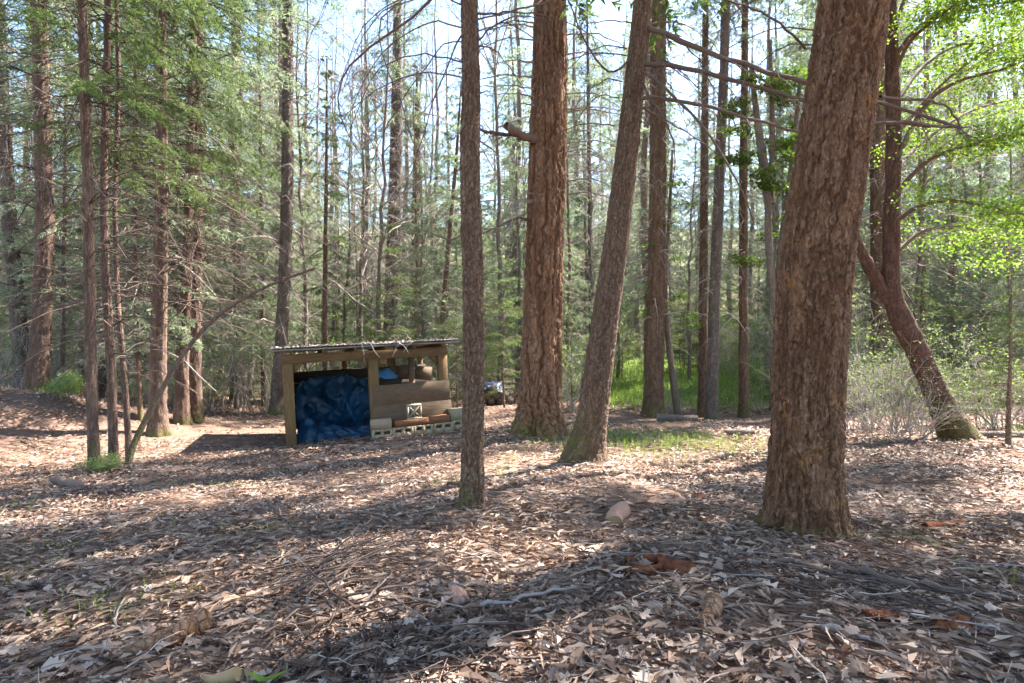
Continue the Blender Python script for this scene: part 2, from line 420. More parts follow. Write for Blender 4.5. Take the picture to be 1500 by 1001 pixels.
def side_twigs(r, P, L, m, t0, t1, lf, ang, dz, K=3, curl=0.15):
    n = len(P)
    t = np.linspace(t0, t1, m)[None] + r.uniform(-0.5, 0.5, (n, m)) * (t1 - t0) / m
    pos, T = interp_path(P, t)
    side = unit(np.cross(T, np.array([0, 0, 1.0])))
    sg = np.where((np.arange(m) % 2)[None] == 0, 1.0, -1.0) * np.ones((n, 1))
    a = ang + r.normal(0, 0.2, (n, m))
    D = np.cos(a)[..., None] * T + (np.sin(a) * sg)[..., None] * side + np.array([0, 0, 1.0]) * (dz + r.normal(0, 0.15, (n, m)))[..., None]
    D = unit(D)
    l = lf * L[:, None] * (1.15 - 0.75 * t) * r.uniform(0.6, 1.25, (n, m))
    s = np.linspace(0, 1, K)
    Q = pos[:, :, None, :] + D[:, :, None, :] * (l[..., None] * s)[..., None]
    Q[..., 2] -= (curl * l[..., None] * s ** 2)
    return Q.reshape(n * m, K, 3), l.reshape(-1), t.reshape(-1)

def needle_tris(r, Q, k, nl, nw, ang=0.9, tip=True):
    n = len(Q)
    t = (np.arange(k)[None] + r.uniform(0, 1, (n, k))) / k
    pos, T = interp_path(Q, t)
    rv = unit(r.normal(0, 1, (n, k, 3)) + np.array([0, 0, 0.2]))
    side = unit(np.cross(T, rv))
    D = unit(math.cos(ang) * T + math.sin(ang) * side)
    l = nl * r.uniform(0.6, 1.25, (n, k))[..., None]
    wv = unit(np.cross(D, unit(r.normal(0, 1, (n, k, 3))))) * nw
    a = pos + wv * 0.5; b = pos - wv * 0.5 + D * l * 0.25; c = pos + D * l
    V = np.stack([a, b, c], 2).reshape(-1, 3)
    return V, np.arange(len(V)).reshape(-1, 3)

def conifer(seed, H, crown0, dead0, Lmax, n_live, n_dead, nl=0.09, nw=0.016, k=9, m=11, droop=0.28, top_only=None, dead_len=1.0, el0=0.12, m2=0, thick=0.0065, deadm=5):
    r = np.random.default_rng(seed)
    tw = MB(); nd = MB()
    # dead lower branches
    if n_dead:
        hi = crown0 + (H - crown0) * 0.25
        z = dead0 + (hi - dead0) * r.uniform(0, 1, n_dead)
        L = dead_len * Lmax * r.uniform(0.25, 0.85, n_dead)
        P = branch_paths(r, z, r.uniform(0, 2 * math.pi, n_dead), L, r.normal(0.26, 0.22, n_dead), r.uniform(0.2, 0.7, n_dead), 6, 0.016)
        rad = thick * (0.6 + L[:, None]) * np.linspace(1, 0.28, 6)[None]
        V, q = tubes(P, rad, 3); tw.add(V, q, rnd=np.repeat(r.uniform(0.1, 1, n_dead), 18))
        Q, l, _ = side_twigs(r, P, L, deadm, 0.3, 0.98, 0.36, 0.8, -0.1, 3, 0.2)
        V, q = tubes(Q, thick * 0.42 * np.linspace(1, 0.4, 3)[None] * np.ones((len(Q), 1)), 3); tw.add(V, q, rnd=np.repeat(r.uniform(0.2, 1, len(Q)), 9))
    if n_live:
        u = np.sort(r.uniform(0, 1, n_live)); z = crown0 + (H - crown0) * u ** 1.1
        h = (z - crown0) / (H - crown0)
        L = Lmax * np.clip(np.minimum(0.62 + 1.1 * h, 1.08 * (1 - h) ** 0.8 + 0.05), 0.08, 1.2) * r.uniform(0.65, 1.2, n_live)
        el = el0 + 0.5 * h + r.normal(0, 0.12, n_live)
        P = branch_paths(r, z, r.uniform(0, 2 * math.pi, n_live), L, el, np.full(n_live, droop) * r.uniform(0.6, 1.3, n_live), 7, 0.015)
        rad = thick * 1.1 * (0.7 + L[:, None]) * np.linspace(1, 0.25, 7)[None]
        V, q = tubes(P, rad, 3); tw.add(V, q, rnd=np.repeat(r.uniform(0, 0.5, n_live), 21))
        Q, l, t = side_twigs(r, P, L, m, 0.18, 0.99, 0.34, 0.85, -0.15, 4, 0.35)
        V, q = tubes(Q, thick * 0.4 * np.linspace(1, 0.4, 4)[None] * np.ones((len(Q), 1)), 3); tw.add(V, q, rnd=np.repeat(r.uniform(0, 0.4, len(Q)), 12))
        keep = r.uniform(0, 1, len(Q)) < 0.93 * np.clip(np.repeat(L, m) / (0.55 * Lmax), 0.12, 1)
        Q, l = Q[keep], l[keep]
        if m2:
            Q2, l2, _ = side_twigs(r, Q, l, m2, 0.2, 0.95, 0.5, 0.8, -0.1, 3, 0.3)
            V, f = needle_tris(r, Q2, max(3, k // 2), nl, nw); nd.add(V, f, rnd=np.repeat(np.clip(r.normal(0.45, 0.25, len(Q2)), 0, 1), 3 * max(3, k // 2)))
        V, f = needle_tris(r, Q, k, nl, nw); nd.add(V, f, rnd=np.repeat(np.clip(r.normal(0.45, 0.25, len(Q)), 0, 1), 3 * k))
    return tw, nd

def simple_trunk(H, r0, wob=0.04, sides=9, K=16, seed=0, flare=1.35, zb=-0.3):
    r = np.random.default_rng(seed)
    z = np.linspace(0, 1, K) ** 1.2 * (H - zb) + zb
    ph = r.uniform(0, 6.28, 4)
    x = wob * (np.sin(z * 0.5 + ph[0]) - math.sin(ph[0])) + wob * 0.4 * np.sin(z * 1.7 + ph[1]); y = wob * (np.sin(z * 0.45 + ph[2]) - math.sin(ph[2]))
    rad = r0 * np.clip(1 - z / H, 0.03, 1) ** 0.8
    rad = rad * (1 + (flare - 1) * np.exp(-np.maximum(z, 0) / 0.35))
    V, q = tubes(np.stack([x, y, z], 1), rad, sides)
    pl = np.random.default_rng(seed + 1).uniform(0, 1, len(V))
    return mesh("trunk", V, q, {"plate": pl, "crack": 0 * pl, "moss": np.clip(0.5 - V[:, 2], 0, 1) * 0.8}, True)

# crown / twig prototypes (meshes are shared by every copy)
PROTO = {}
def proto(key, nmat, tmat, **kw):
    tw, nd = conifer(**kw)
    d = {"H": kw["H"]}
    d["twigs"] = tw.mesh("twigs", mats=[M[tmat]]) if tw.n else None
    d["crown"] = nd.mesh("crown", mats=[M[nmat]]) if nd.n else None
    PROTO[key] = d
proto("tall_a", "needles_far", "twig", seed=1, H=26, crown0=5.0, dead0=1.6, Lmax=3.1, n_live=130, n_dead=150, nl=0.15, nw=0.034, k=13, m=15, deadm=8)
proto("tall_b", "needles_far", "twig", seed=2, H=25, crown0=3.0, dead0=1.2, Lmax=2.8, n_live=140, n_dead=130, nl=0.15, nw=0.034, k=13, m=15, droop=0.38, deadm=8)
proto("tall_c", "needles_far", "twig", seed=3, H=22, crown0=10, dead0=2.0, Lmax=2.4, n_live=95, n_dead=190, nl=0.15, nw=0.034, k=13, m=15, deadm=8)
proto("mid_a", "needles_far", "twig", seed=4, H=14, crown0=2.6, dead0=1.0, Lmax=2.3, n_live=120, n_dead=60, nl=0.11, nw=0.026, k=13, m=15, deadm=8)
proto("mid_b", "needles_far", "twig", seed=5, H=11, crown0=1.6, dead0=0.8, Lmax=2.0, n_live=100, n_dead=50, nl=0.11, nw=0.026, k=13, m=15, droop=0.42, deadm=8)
proto("young_a", "needles", "twig_dark", seed=6, H=5.5, crown0=0.5, dead0=0.3, Lmax=1.2, n_live=70, n_dead=10, nl=0.06, nw=0.014, k=12, m=11)
proto("young_b", "needles", "twig_dark", seed=7, H=3.2, crown0=0.3, dead0=0.3, Lmax=0.8, n_live=45, n_dead=6, nl=0.05, nw=0.012, k=10, m=10, droop=0.15)
proto("near_a", "needles_cedar", "twig_black", seed=8, H=17, crown0=4.2, dead0=1.7, Lmax=2.5, n_live=90, n_dead=100, dead_len=1.15, nl=0.065, nw=0.014, k=21, m=15, m2=4, droop=0.42, deadm=7, thick=0.0055)
proto("near_b", "needles_cedar", "twig_black", seed=9, H=13, crown0=4.2, dead0=1.5, Lmax=1.8, n_live=52, n_dead=80, dead_len=1.2, nl=0.062, nw=0.013, k=19, m=14, m2=4, droop=0.4, deadm=7, thick=0.005)
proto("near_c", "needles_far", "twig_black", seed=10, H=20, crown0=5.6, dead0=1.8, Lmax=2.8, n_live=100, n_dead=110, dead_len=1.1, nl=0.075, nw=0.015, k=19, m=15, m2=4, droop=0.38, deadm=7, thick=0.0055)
proto("high", "needles", "twig", seed=12, H=26, crown0=7.5, dead0=6.5, Lmax=3.0, n_live=150, n_dead=14, nl=0.17, nw=0.05, k=15, m=15)
proto("high_pine", "needles", "twig", seed=13, H=30, crown0=12.5, dead0=9, Lmax=3.0, n_live=100, n_dead=14, nl=0.17, nw=0.045, k=12, m=14)

def make_tree(name, label, cat, loc, proto_key, trunk_me, bark, height=None, lean=(0, 0), yaw=0.0, group=None, wide=1.0, crown=True, twigs=True):
    root = thing(name, label, cat, loc, (0, 0, 0), group)
    t = put("trunk", trunk_me, root, mat=M[bark] if bark else None)
    p = PROTO[proto_key]; s = (height or p["H"]) / p["H"]
    rot = (lean[1], lean[0], yaw)
    for nm in ("twigs", "crown"):
        if p[nm] is None or (nm == "crown" and not crown) or (nm == "twigs" and not twigs): continue
        o = put("lower_twigs" if nm == "twigs" else "crown", p[nm], root, rot=(0, 0, yaw), scale=(s * wide, s * wide, s))
        if lean != (0, 0):
            o.rotation_mode = 'QUATERNION'
            q = Vector((0, 0, 1)).rotation_difference(Vector((lean[0], lean[1], 1)).normalized())
            o.rotation_quaternion = q @ Matrix.Rotation(yaw, 3, 'Z').to_quaternion()
        o["kind"] = "stuff"
    return root

# ------------------------------------------------------------------ detailed trunks traced on measured points
def bark_trunk(P, Rad, nseg, fine, fine_top, seed, plate=(0.07, 0.17), depth=0.015, sub=0.3, fw=0.7, fur=1.0, fs=None, coarse=0.4, flare=0.3, flare_h=0.45, lobes=5, moss_h=0.5, moss_dir=None, knots=0):
    """P (k,3) spine from base upward (local), Rad (k,). fine grid up to z=fine_top."""
    P = np.asarray(P, float); Rad = np.asarray(Rad, float)
    z0, z1 = P[0, 2], P[-1, 2]
    zs = np.concatenate([np.arange(z0, min(fine_top, z1), fine), np.arange(min(fine_top, z1), z1, coarse), [z1]])
    cx = np.interp(zs, P[:, 2], P[:, 0]); cyy = np.interp(zs, P[:, 2], P[:, 1]); rr = np.interp(zs, P[:, 2], Rad)
    ker = np.hanning(max(5, int(0.6 / fine)) | 1); ker /= ker.sum(); w = len(ker) // 2
    def sm(a):
        pad = np.concatenate([2 * a[0] - a[1:w + 1][::-1], a, 2 * a[-1] - a[-w - 1:-1][::-1]]); return np.convolve(pad, ker, 'valid')
    if len(zs) > 2 * w + 2:
        nf = np.sum(zs < fine_top)
        if nf > 2 * w + 2 and fine_top < z1:
            cx[:nf] = sm(cx[:nf]); cyy[:nf] = sm(cyy[:nf]); rr[:nf] = sm(rr[:nf])
        elif nf > 2 * w + 2:
            cx, cyy, rr = sm(cx), sm(cyy), sm(rr)
    th = np.arange(nseg) * 2 * math.pi / nseg
    T, Z = np.meshgrid(th, zs); Rr = np.repeat(rr[:, None], nseg, 1)
    r = np.random.default_rng(seed)
    ph = r.uniform(0, 6.28, 6)
    hgt = np.maximum(Z - 0.0, 0)
    fl = flare * np.exp(-hgt / flare_h) * (1 + 0.45 * np.sin(T * lobes + ph[0]) * np.exp(-hgt / (flare_h * 0.7)) + 0.3 * np.sin(T * (lobes - 2) + ph[1]))
    Rb = Rr * (1 + fl + 0.035 * np.sin(2 * T + ph[2] + Z * 0.4) + 0.02 * np.sin(3 * T + ph[3] - Z * 0.9))
    rm = float(np.mean(Rad[: max(2, len(Rad) // 2)]))
    X = np.cos(T) * rm; Y = np.sin(T) * rm
    p = np.stack([X.ravel(), Y.ravel(), Z.ravel()], 1)
    pw = p / plate[0]
    warp = np.stack([fbm(pw * 0.7, 3, seed + 20), fbm(pw * 0.7 + 31, 3, seed + 21), fbm(pw * 0.6 + 57, 3, seed + 22)], 1) - 0.5
    q = p / np.array([plate[0], plate[0], plate[1]]) + warp * 2.0
    f1, f2, cid, rz = worley(q, seed, True)
    face = sstep(0.0, 0.22, f2 - f1)
    q2 = p / np.array([plate[0] * 0.40, plate[0] * 0.40, plate[1] * 0.36]) + warp * 3.0 + 11
    g1_, g2_, cid2, rz2 = worley(q2, seed + 9, True)
    face2 = sstep(0.0, 0.25, g2_ - g1_)
    fs = fs or (plate[0] * 0.9, plate[1] * 2.6)
    st = p / np.array([fs[0], fs[0], fs[1]]) + warp * 0.9
    ridge = 1 - np.abs(2 * fbm(st, 2, seed + 40) - 1) * 1.0
    furrow = sstep(0.72, 0.97, ridge)
    fine_n = fbm(p / np.array([plate[0] * .22, plate[0] * .22, plate[1] * .3]), 3, seed + 5)
    disp = depth * (face * (0.55 + 0.45 * cid) - 0.6) + depth * 0.10 * rz * face + depth * sub * (face2 * (0.4 + cid2) - 0.5) + depth * fw * (fine_n - 0.5) - depth * fur * furrow
    crack = np.clip((1 - face) * 0.6 + 0.25 * (1 - face2) + furrow * 0.7, 0, 1)
    cid = 0.5 * cid + 0.5 * fbm(pw * 0.5, 2, seed + 60)
    for k in range(knots):
        kz = r.uniform(0.6, min(fine_top, z1)); ka = r.uniform(0, 6.28); ks = r.uniform(0.03, 0.06)
        dth = (T.ravel() - ka + math.pi) % (2 * math.pi) - math.pi
        g = np.exp(-(((dth * rm) / (ks * 1.5)) ** 2 + ((Z.ravel() - kz) / ks) ** 2))
        disp = disp + 0.018 * g; crack = np.maximum(crack, g * 0.9)
    taper = np.clip(Rb.ravel() / rm, 0.2, 1.3)
    Rd = Rb.ravel() + disp * taper
    V = np.stack([np.repeat(cx, nseg) + np.cos(T.ravel()) * Rd, np.repeat(cyy, nseg) + np.sin(T.ravel()) * Rd, Z.ravel()], 1)
    ii = np.arange(len(V)).reshape(len(zs), nseg)
    qd = np.stack([ii[:-1], np.roll(ii, -1, 1)[:-1], np.roll(ii, -1, 1)[1:], ii[1:]], -1).reshape(-1, 4)
    ms = np.clip(1 - hgt.ravel() / max(moss_h, 0.01), 0, 1)
    if moss_dir is not None:
        ms = ms * np.clip(0.5 + 0.7 * np.cos(T.ravel() - moss_dir), 0, 1)
    return mesh("trunk", V, qd, {"plate": cid * 0.6 + cid2 * 0.4, "crack": crack, "moss": ms}, nseg < 60)

def trace_trunk(pts, d, top_h, top_r=0.05, dd=0.0):
    """pts: (px,py,width_px) from the base upward. Local spine (base at origin), radii."""
    base = gp(pts[0][0], d)
    P, Rr = [], []
    for (px, py, w) in pts:
        dep = d + dd * (pts[0][1] - py)
        p = pix(px, py, dep); P.append(p - base); Rr.append(w / 2 / F * dep / math.hypot(1, (px - 750) / F))
    P = np.array(P); P[0] = (0, 0, 0)
    P = np.concatenate([[P[0] - np.array([0, 0, 0.25])], P]); Rr = [Rr[0]] + Rr
    dirv = (P[-1] - P[1]) / np.linalg.norm(P[-1] - P[1])
    if top_h > P[-1][2]:
        k = (top_h - P[-1][2]) / max(dirv[2], 0.2)
        P = np.concatenate([P, [P[-1] + dirv * k * 0.5], [P[-1] + dirv * k]]); Rr = Rr + [Rr[-1] * 0.6 + top_r * 0.4, top_r]
    lean = (dirv[0] / dirv[2], dirv[1] / dirv[2])
    return base, P, np.array(Rr), lean

def knot_branch(r, pts, rad0, rad1, ntw=10, twl=0.35, sub=True, n=14, droop=0.3, sides=6):
    """a thicker branch along world points with fine side twigs; one mesh"""
    P = resample(np.array(pts), n)
    P[1:] += r.normal(0, 0.006, (n - 1, 3))
    mb = MB(); V, q = tubes(P, np.linspace(rad0, rad1, n), sides); mb.add(V, q, rnd=r.uniform(0.1, 0.5))
    if ntw:
        L = np.array([np.linalg.norm(P[-1] - P[0])])
        Q, l, _ = side_twigs(r, P[None], L, ntw, 0.15, 0.98, twl, 0.75, -0.25, 5, droop)
        Q[:, 1:] += r.normal(0, 0.02, Q[:, 1:].shape)
        V, q = tubes(Q, rad1 * 0.75 * np.linspace(1, 0.4, 5)[None] * np.ones((len(Q), 1)), 3); mb.add(V, q, rnd=np.repeat(r.uniform(0.1, 0.9, len(Q)), 15))
        if sub:
            Q2, l2, _ = side_twigs(r, Q, l, 4, 0.25, 0.95, 0.45, 0.8, -0.3, 3, 0.3)
            V, q = tubes(Q2, rad1 * 0.4 * np.linspace(1, 0.5, 3)[None] * np.ones((len(Q2), 1)), 3); mb.add(V, q, rnd=np.repeat(r.uniform(0.2, 1, len(Q2)), 9))
    return mb

br = np.random.default_rng(77)
def add_branch(root, pts, r0, r1, mat="twig_dark", name="branch", **kw):
    base = np.array(root.location)
    mb = knot_branch(br, np.array(pts) - base, r0, r1, **kw)
    return put(name, mb.mesh(name, True, [M[mat]]), root)

# --- the big fir in the foreground
base, P, Rr, lean = trace_trunk([(1180, 790, 118), (1178, 700, 112), (1183, 560, 113), (1193, 400, 117), (1215, 250, 117), (1235, 120, 116), (1252, 0, 115)], 3.8, 26)
big_fir = make_tree("fir_tree", "massive rough-barked fir trunk leaning right in the right foreground", "tree", base, "high",
    bark_trunk(P, Rr, 200, 0.0125, 4.7, 31, (0.032, 0.075), 0.011, sub=0.3, fw=0.8, fur=1.7, fs=(0.060, 0.34), flare=0.34, flare_h=0.17, lobes=5, moss_h=0.15, knots=7), "bark_old_fir", 27, lean, 0.6, wide=1.1)
# --- slim trunk left of centre
base, P, Rr, lean = trace_trunk([(692, 757, 36), (692, 690, 32), (694, 560, 31), (693, 400, 30), (688, 250, 29), (690, 120, 27), (687, 0, 25)], 4.5, 20, 0.02)
slim_fir = make_tree("fir_tree", "slim straight fir trunk in front of the shed's right end", "tree", base, "high",
    bark_trunk(P, Rr, 84, 0.013, 5.2, 41, (0.026, 0.05), 0.0075, flare=0.42, flare_h=0.14, lobes=4, moss_h=0.35, moss_dir=math.pi, knots=14), "bark_young", 20, lean, 2.1, wide=0.7)
# --- leaning trunk
base, P, Rr, lean = trace_trunk([(852, 688, 54), (866, 620, 44), (885, 480, 39), (905, 340, 36), (921, 200, 33), (934, 80, 30), (942, 0, 28)], 6.7, 22, 0.03)
leaning_fir = make_tree("fir_tree", "reddish fir trunk leaning to the right at the centre, mossy at its foot", "tree", base, "high",
    bark_trunk(P, Rr, 100, 0.016, 7.0, 51, (0.036, 0.07), 0.0095, flare=0.34, flare_h=0.22, lobes=4, moss_h=0.8, moss_dir=math.pi, knots=16), "bark_young", 22, lean, 4.0, wide=1.15)
# --- old pine
base, P, Rr, lean = trace_trunk([(790, 641, 66), (792, 560, 62), (796, 400, 58), (802, 220, 56), (806, 100, 52), (806, 0, 46)], 9.8, 28)
old_pine = make_tree("pine_tree", "thick old pine with furrowed orange-brown bark and a mossy flared base", "tree", base, "high_pine",
    bark_trunk(P, Rr, 180, 0.022, 8.6, 61, (0.11, 0.46), 0.036, sub=0.08, fw=0.3, fur=0.9, fs=(0.11, 0.75), flare=0.36, flare_h=0.32, lobes=5, moss_h=0.45, moss_dir=math.pi * 1.1, knots=4), "bark_pine", 30, lean, 1.0, wide=0.75)

# ------------------------------------------------------------------ traced trees of the middle distance
TR = [
 # name, label, pts, d, height, proto, bark, nseg
 ("fir_tree", "straight fir behind the leaning trunk, with a log lying at its foot", [(957, 613, 30), (960, 480, 27), (963, 300, 26), (964, 120, 25), (965, 0, 23)], 14.5, 25, "tall_c", "bark_young"),
 ("fir_tree", "pale banded trunk, the tallest of the thin trees right of centre", [(1042, 618, 19), (1046, 450, 17), (1054, 260, 16), (1061, 90, 14), (1063, 0, 13)], 14.4, 23, "tall_c", "bark_grey"),
 ("fir_tree", "thin brown trunk touching the left side of the pale banded trunk", [(1029, 612, 15), (1030, 450, 14), (1032, 260, 12), (1033, 100, 10)], 15.2, 22, "tall_c", "bark_young"),
 ("fir_tree", "thin dark trunk with ivy-green leaves near its foot, left of the foreground fir", [(1090, 613, 16), (1089, 450, 14), (1089, 250, 13), (1091, 80, 11)], 15.0, 22, "tall_c", "bark_young"),
 ("fir_tree", "brown trunk half hidden behind the right edge of the foreground fir", [(1238, 565, 17), (1240, 420, 16), (1246, 200, 15), (1250, 0, 13)], 19, 22, "tall_a", "bark_young"),
 ("fir_tree", "straight grey-brown trunk behind the fork of the leaning mossy tree", [(1290, 565, 28), (1288, 400, 26), (1286, 200, 24), (1285, 0, 21)], 17, 26, "tall_c", "bark_young"),
 ("fir_tree", "stout fir with knotty bark near the left edge of the photo", [(52, 582, 38), (60, 480, 32), (66, 330, 30), (62, 160, 27), (57, 0, 25)], 14, 26, "near_c", "bark_cedar"),
 ("fir_tree", "grey trunk leaning left at the far left edge, behind the stout fir", [(36, 556, 30), (26, 450, 27), (14, 330, 24), (5, 180, 22), (0, 40, 20)], 16, 24, "tall_b", "bark_grey"),
 ("fir_tree", "thin pale stem between the stout fir and the cluster of slim trunks", [(91, 590, 8), (92, 450, 8), (95, 300, 7), (97, 120, 6)], 15, 14, "mid_a", "bark_grey"),
 ("fir_tree", "slim trunk with a leafy mossy foot, frontmost of the slim trunks on the left", [(138, 692, 18), (134, 560, 18), (131, 400, 18), (128, 250, 17), (122, 60, 15), (120, 0, 14)], 7.6, 15, "near_b", "bark_cedar"),
 ("fir_tree", "slim reddish trunk standing right behind the frontmost slim trunk on the left", [(167, 672, 16), (163, 540, 15), (154, 400, 14), (152, 250, 12), (157, 80, 11), (158, 0, 10)], 8.2, 14, "near_b", "bark_cedar"),
 ("fir_tree", "thin crooked stem rising beside the leaning bare pole on the left", [(190, 655, 11), (183, 560, 10), (172, 440, 9), (168, 300, 8), (174, 120, 7)], 8.8, 12, "near_b", "bark_cedar"),
 ("fir_tree", "very thin straight stem left of the twin cedar trunks", [(206, 612, 8), (200, 480, 8), (197, 330, 7), (198, 150, 6)], 12, 11, "mid_b", "bark_cedar"),
 ("cedar_tree", "cedar trunk with shaded left and pale right side, left of the twin trunks", [(231, 640, 29), (232, 520, 25), (235, 380, 22), (237, 220, 20), (236, 60, 18), (236, 0, 17)], 11.3, 20, "near_a", "bark_cedar"),
 ("cedar_tree", "left one of the twin cedar trunks standing base to base", [(266, 626, 24), (267, 540, 21), (272, 430, 19), (277, 300, 15), (280, 150, 12)], 12.6, 17, "near_a", "bark_cedar"),
 ("cedar_tree", "right and taller one of the twin cedar trunks standing base to base", [(285, 622, 25), (285, 520, 23), (286, 380, 22), (286, 200, 21), (287, 60, 19), (287, 0, 18)], 13.0, 24, "near_c", "bark_cedar"),
 ("fir_tree", "slim dark trunk far behind the frontmost slim trunk on the left", [(119, 578, 13), (122, 480, 12), (127, 350, 11), (130, 150, 9)], 18, 20, "tall_b", "bark_cedar"),
 ("fir_tree", "brown trunk seen between the slim stems, left of the cedar", [(150, 590, 17), (152, 500, 15), (155, 380, 13), (158, 200, 11)], 17, 20, "tall_b", "bark_cedar"),
 ("fir_tree", "grey trunk close behind the left end of the shed roof", [(404, 598, 21), (412, 500, 20), (418, 400, 20), (421, 250, 19), (422, 80, 17), (420, 0, 15)], 15.5, 24, "tall_c", "bark_grey"),
 ("fir_tree", "bare grey trunk rising behind the middle of the shed roof", [(571, 560, 25), (574, 450, 23), (578, 320, 20), (581, 170, 17), (582, 30, 13)], 21, 21, "tall_c", "bark_grey"),
 ("fir_tree", "shorter brown trunk right of the bare grey trunk behind the shed", [(607, 560, 17), (608, 450, 15), (609, 330, 12), (610, 200, 9)], 22, 13, "tall_c", "bark_young"),
 ("fir_tree", "thin dark stem leaning right, between the shed roof and the slim trunk", [(645, 560, 9), (649, 460, 8), (657, 360, 7), (668, 240, 5)], 17, 10, "mid_b", "bark_young"),
 ("fir_tree", "thin straight stem behind the left half of the shed roof", [(476, 570, 8), (476, 450, 8), (477, 340, 7), (478, 250, 5)], 16.5, 10.5, "near_b", "bark_young"),
 ("fir_tree", "thin stem in the gap between cedar trunks and shed", [(346, 603, 8), (345, 500, 7), (344, 380, 6), (343, 250, 5)], 16.5, 12, "mid_b", "bark_grey"),
 ("fir_tree", "thin stem standing just left of the shed", [(386, 596, 7), (385, 500, 7), (384, 380, 6), (382, 240, 5)], 17.5, 12, "mid_a", "bark_young"),
 ("fir_tree", "thin trunk seen between the old pine and the leaning trunk", [(868, 590, 9), (866, 450, 8), (864, 300, 7), (862, 150, 6)], 21, 15, "mid_a", "bark_grey"),
]
NARROW = {0: 0.65, 1: 0.5, 2: 0.45, 3: 0.5}
for i, (nm, lab, pts, d, H, pk, bk) in enumerate(TR):
    base, P, Rr, lean = trace_trunk(pts, d, H * 0.97, 0.02)
    px_r = pts[0][2]
    nseg = int(np.clip(px_r * 1.6, 12, 44))
    fz = 0.05 if px_r > 12 else 0.12
    rb = Rr[1]
    me = bark_trunk(P, Rr, nseg, fz, EYE + 0.6 * d + 0.5, 100 + i, (max(0.03, rb * 0.45), max(0.07, rb * 1.3) * (2.2 if "cedar" in bk else 1)), rb * 0.09, flare=0.3, flare_h=0.25, moss_h=0.5 if i % 3 == 0 else 0.2, knots=6)
    make_tree(nm, lab, "tree", base, pk, me, bk, H, lean, 1.7 * i, wide=NARROW.get(i, 0.95))

# ------------------------------------------------------------------ broadleaf pieces
def leaf_quads(r, C, size, up=0.6, asp=0.7):
    """folded diamond leaves at centres C: two triangles each"""
    n = len(C)
    nrm = unit(r.normal(0, 1, (n, 3)) * (1 - up) + np.array([0, 0, up]))
    a = unit(np.cross(nrm, unit(r.normal(0, 1, (n, 3))))); b = np.cross(nrm, a)
    s = size * r.uniform(0.6, 1.3, n)[:, None]
    p0 = C - a * s * 0.5; p2 = C + a * s * 0.5 - nrm * s * 0.12
    p1 = C + b * s * asp * 0.5 + nrm * s * 0.10; p3 = C - b * s * asp * 0.5 + nrm * s * 0.10
    V = np.stack([p0, p1, p2, p3], 1).reshape(-1, 3)
    k = np.arange(n)[:, None] * 4
    return V, np.concatenate([k + np.array([[0, 1, 2]]), k + np.array([[0, 2, 3]])])

def leafy_spray(r, P, L, m, lf, leafn, lsize, twr, spread=0.10, sub=4):
    """twigs and leaves along branch paths P"""
    tw, lv = MB(), MB()
    Q, l, _ = side_twigs(r, P, L, m, 0.25, 1.0, lf, 0.75, 0.1, 4, 0.15)
    V, q = tubes(Q, twr * np.linspace(1, 0.4, 4)[None] * np.ones((len(Q), 1)), 3); tw.add(V, q, rnd=np.repeat(r.uniform(0, 0.6, len(Q)), 12))
    Q2, l2, _ = side_twigs(r, Q, l, sub, 0.3, 1.0, 0.5, 0.8, 0.0, 3, 0.2)
    V, q = tubes(Q2, twr * 0.5 * np.linspace(1, 0.4, 3)[None] * np.ones((len(Q2), 1)), 3); tw.add(V, q, rnd=np.repeat(r.uniform(0, 0.6, len(Q2)), 9))
    t = r.uniform(0.3, 1.05, (len(Q2), leafn)); pos, _ = interp_path(Q2, t)
    C = pos.reshape(-1, 3) + r.normal(0, spread, (len(Q2) * leafn, 3)) * np.array([1, 1, 0.45])
    V, f = leaf_quads(r, C, lsize); lv.add(V, f, rnd=np.repeat(np.clip(np.repeat(r.normal(0.5, 0.2, len(Q2)), leafn) + r.normal(0, 0.15, len(C)), 0, 1), 4))
    return tw, lv

def canopy(seed, rx, rz, ncl, per, lsize, z0):
    r = np.random.default_rng(seed)
    c = unit(r.normal(0, 1, (ncl, 3))) * (r.uniform(0.15, 1, ncl) ** 0.5)[:, None] * np.array([rx, rx, rz])
    C = np.repeat(c, per, 0) + r.normal(0, 1, (ncl * per, 3)) * np.array([0.36, 0.36, 0.20])
    lv = MB(); V, f = leaf_quads(r, C, lsize, 0.65, 0.85); lv.add(V, f, rnd=np.repeat(np.clip(r.normal(0.5, 0.22, len(C)), 0, 1), 4))
    tw = MB(); a = np.array([0, 0, -z0]) * np.ones((ncl, 1)) + np.array([0, 0, 1.0]) * r.uniform(0, z0 * 0.9, ncl)[:, None]
    t = np.linspace(0, 1, 6)[None, :, None]; P = a[:, None] * (1 - t) + c[:, None] * t; P[..., 2] -= 0.5 * t[..., 0] * (1 - t[..., 0]); P[:, 1:-1] += r.normal(0, 0.06, (ncl, 4, 3))
    V, q = tubes(P, 0.022 * np.linspace(1, 0.25, 6)[None] * np.ones((ncl, 1)), 4); tw.add(V, q, rnd=np.repeat(r.uniform(0, .5, ncl), 24))
    return tw.mesh("upper_branches", mats=[M["twig_dark"]]), lv.mesh("crown", mats=[M["maple"]])
CANOPY = canopy(5, 3.3, 2.3, 62, 95, 0.12, 3.0)
def add_canopy(root, off, s=1.0, yaw=0.0):
    for nm, me in zip(("upper_branches", "crown"), CANOPY): tag(put(nm, me, root, loc=off, rot=(0, 0, yaw), scale=(s, s, s)), kind="stuff")

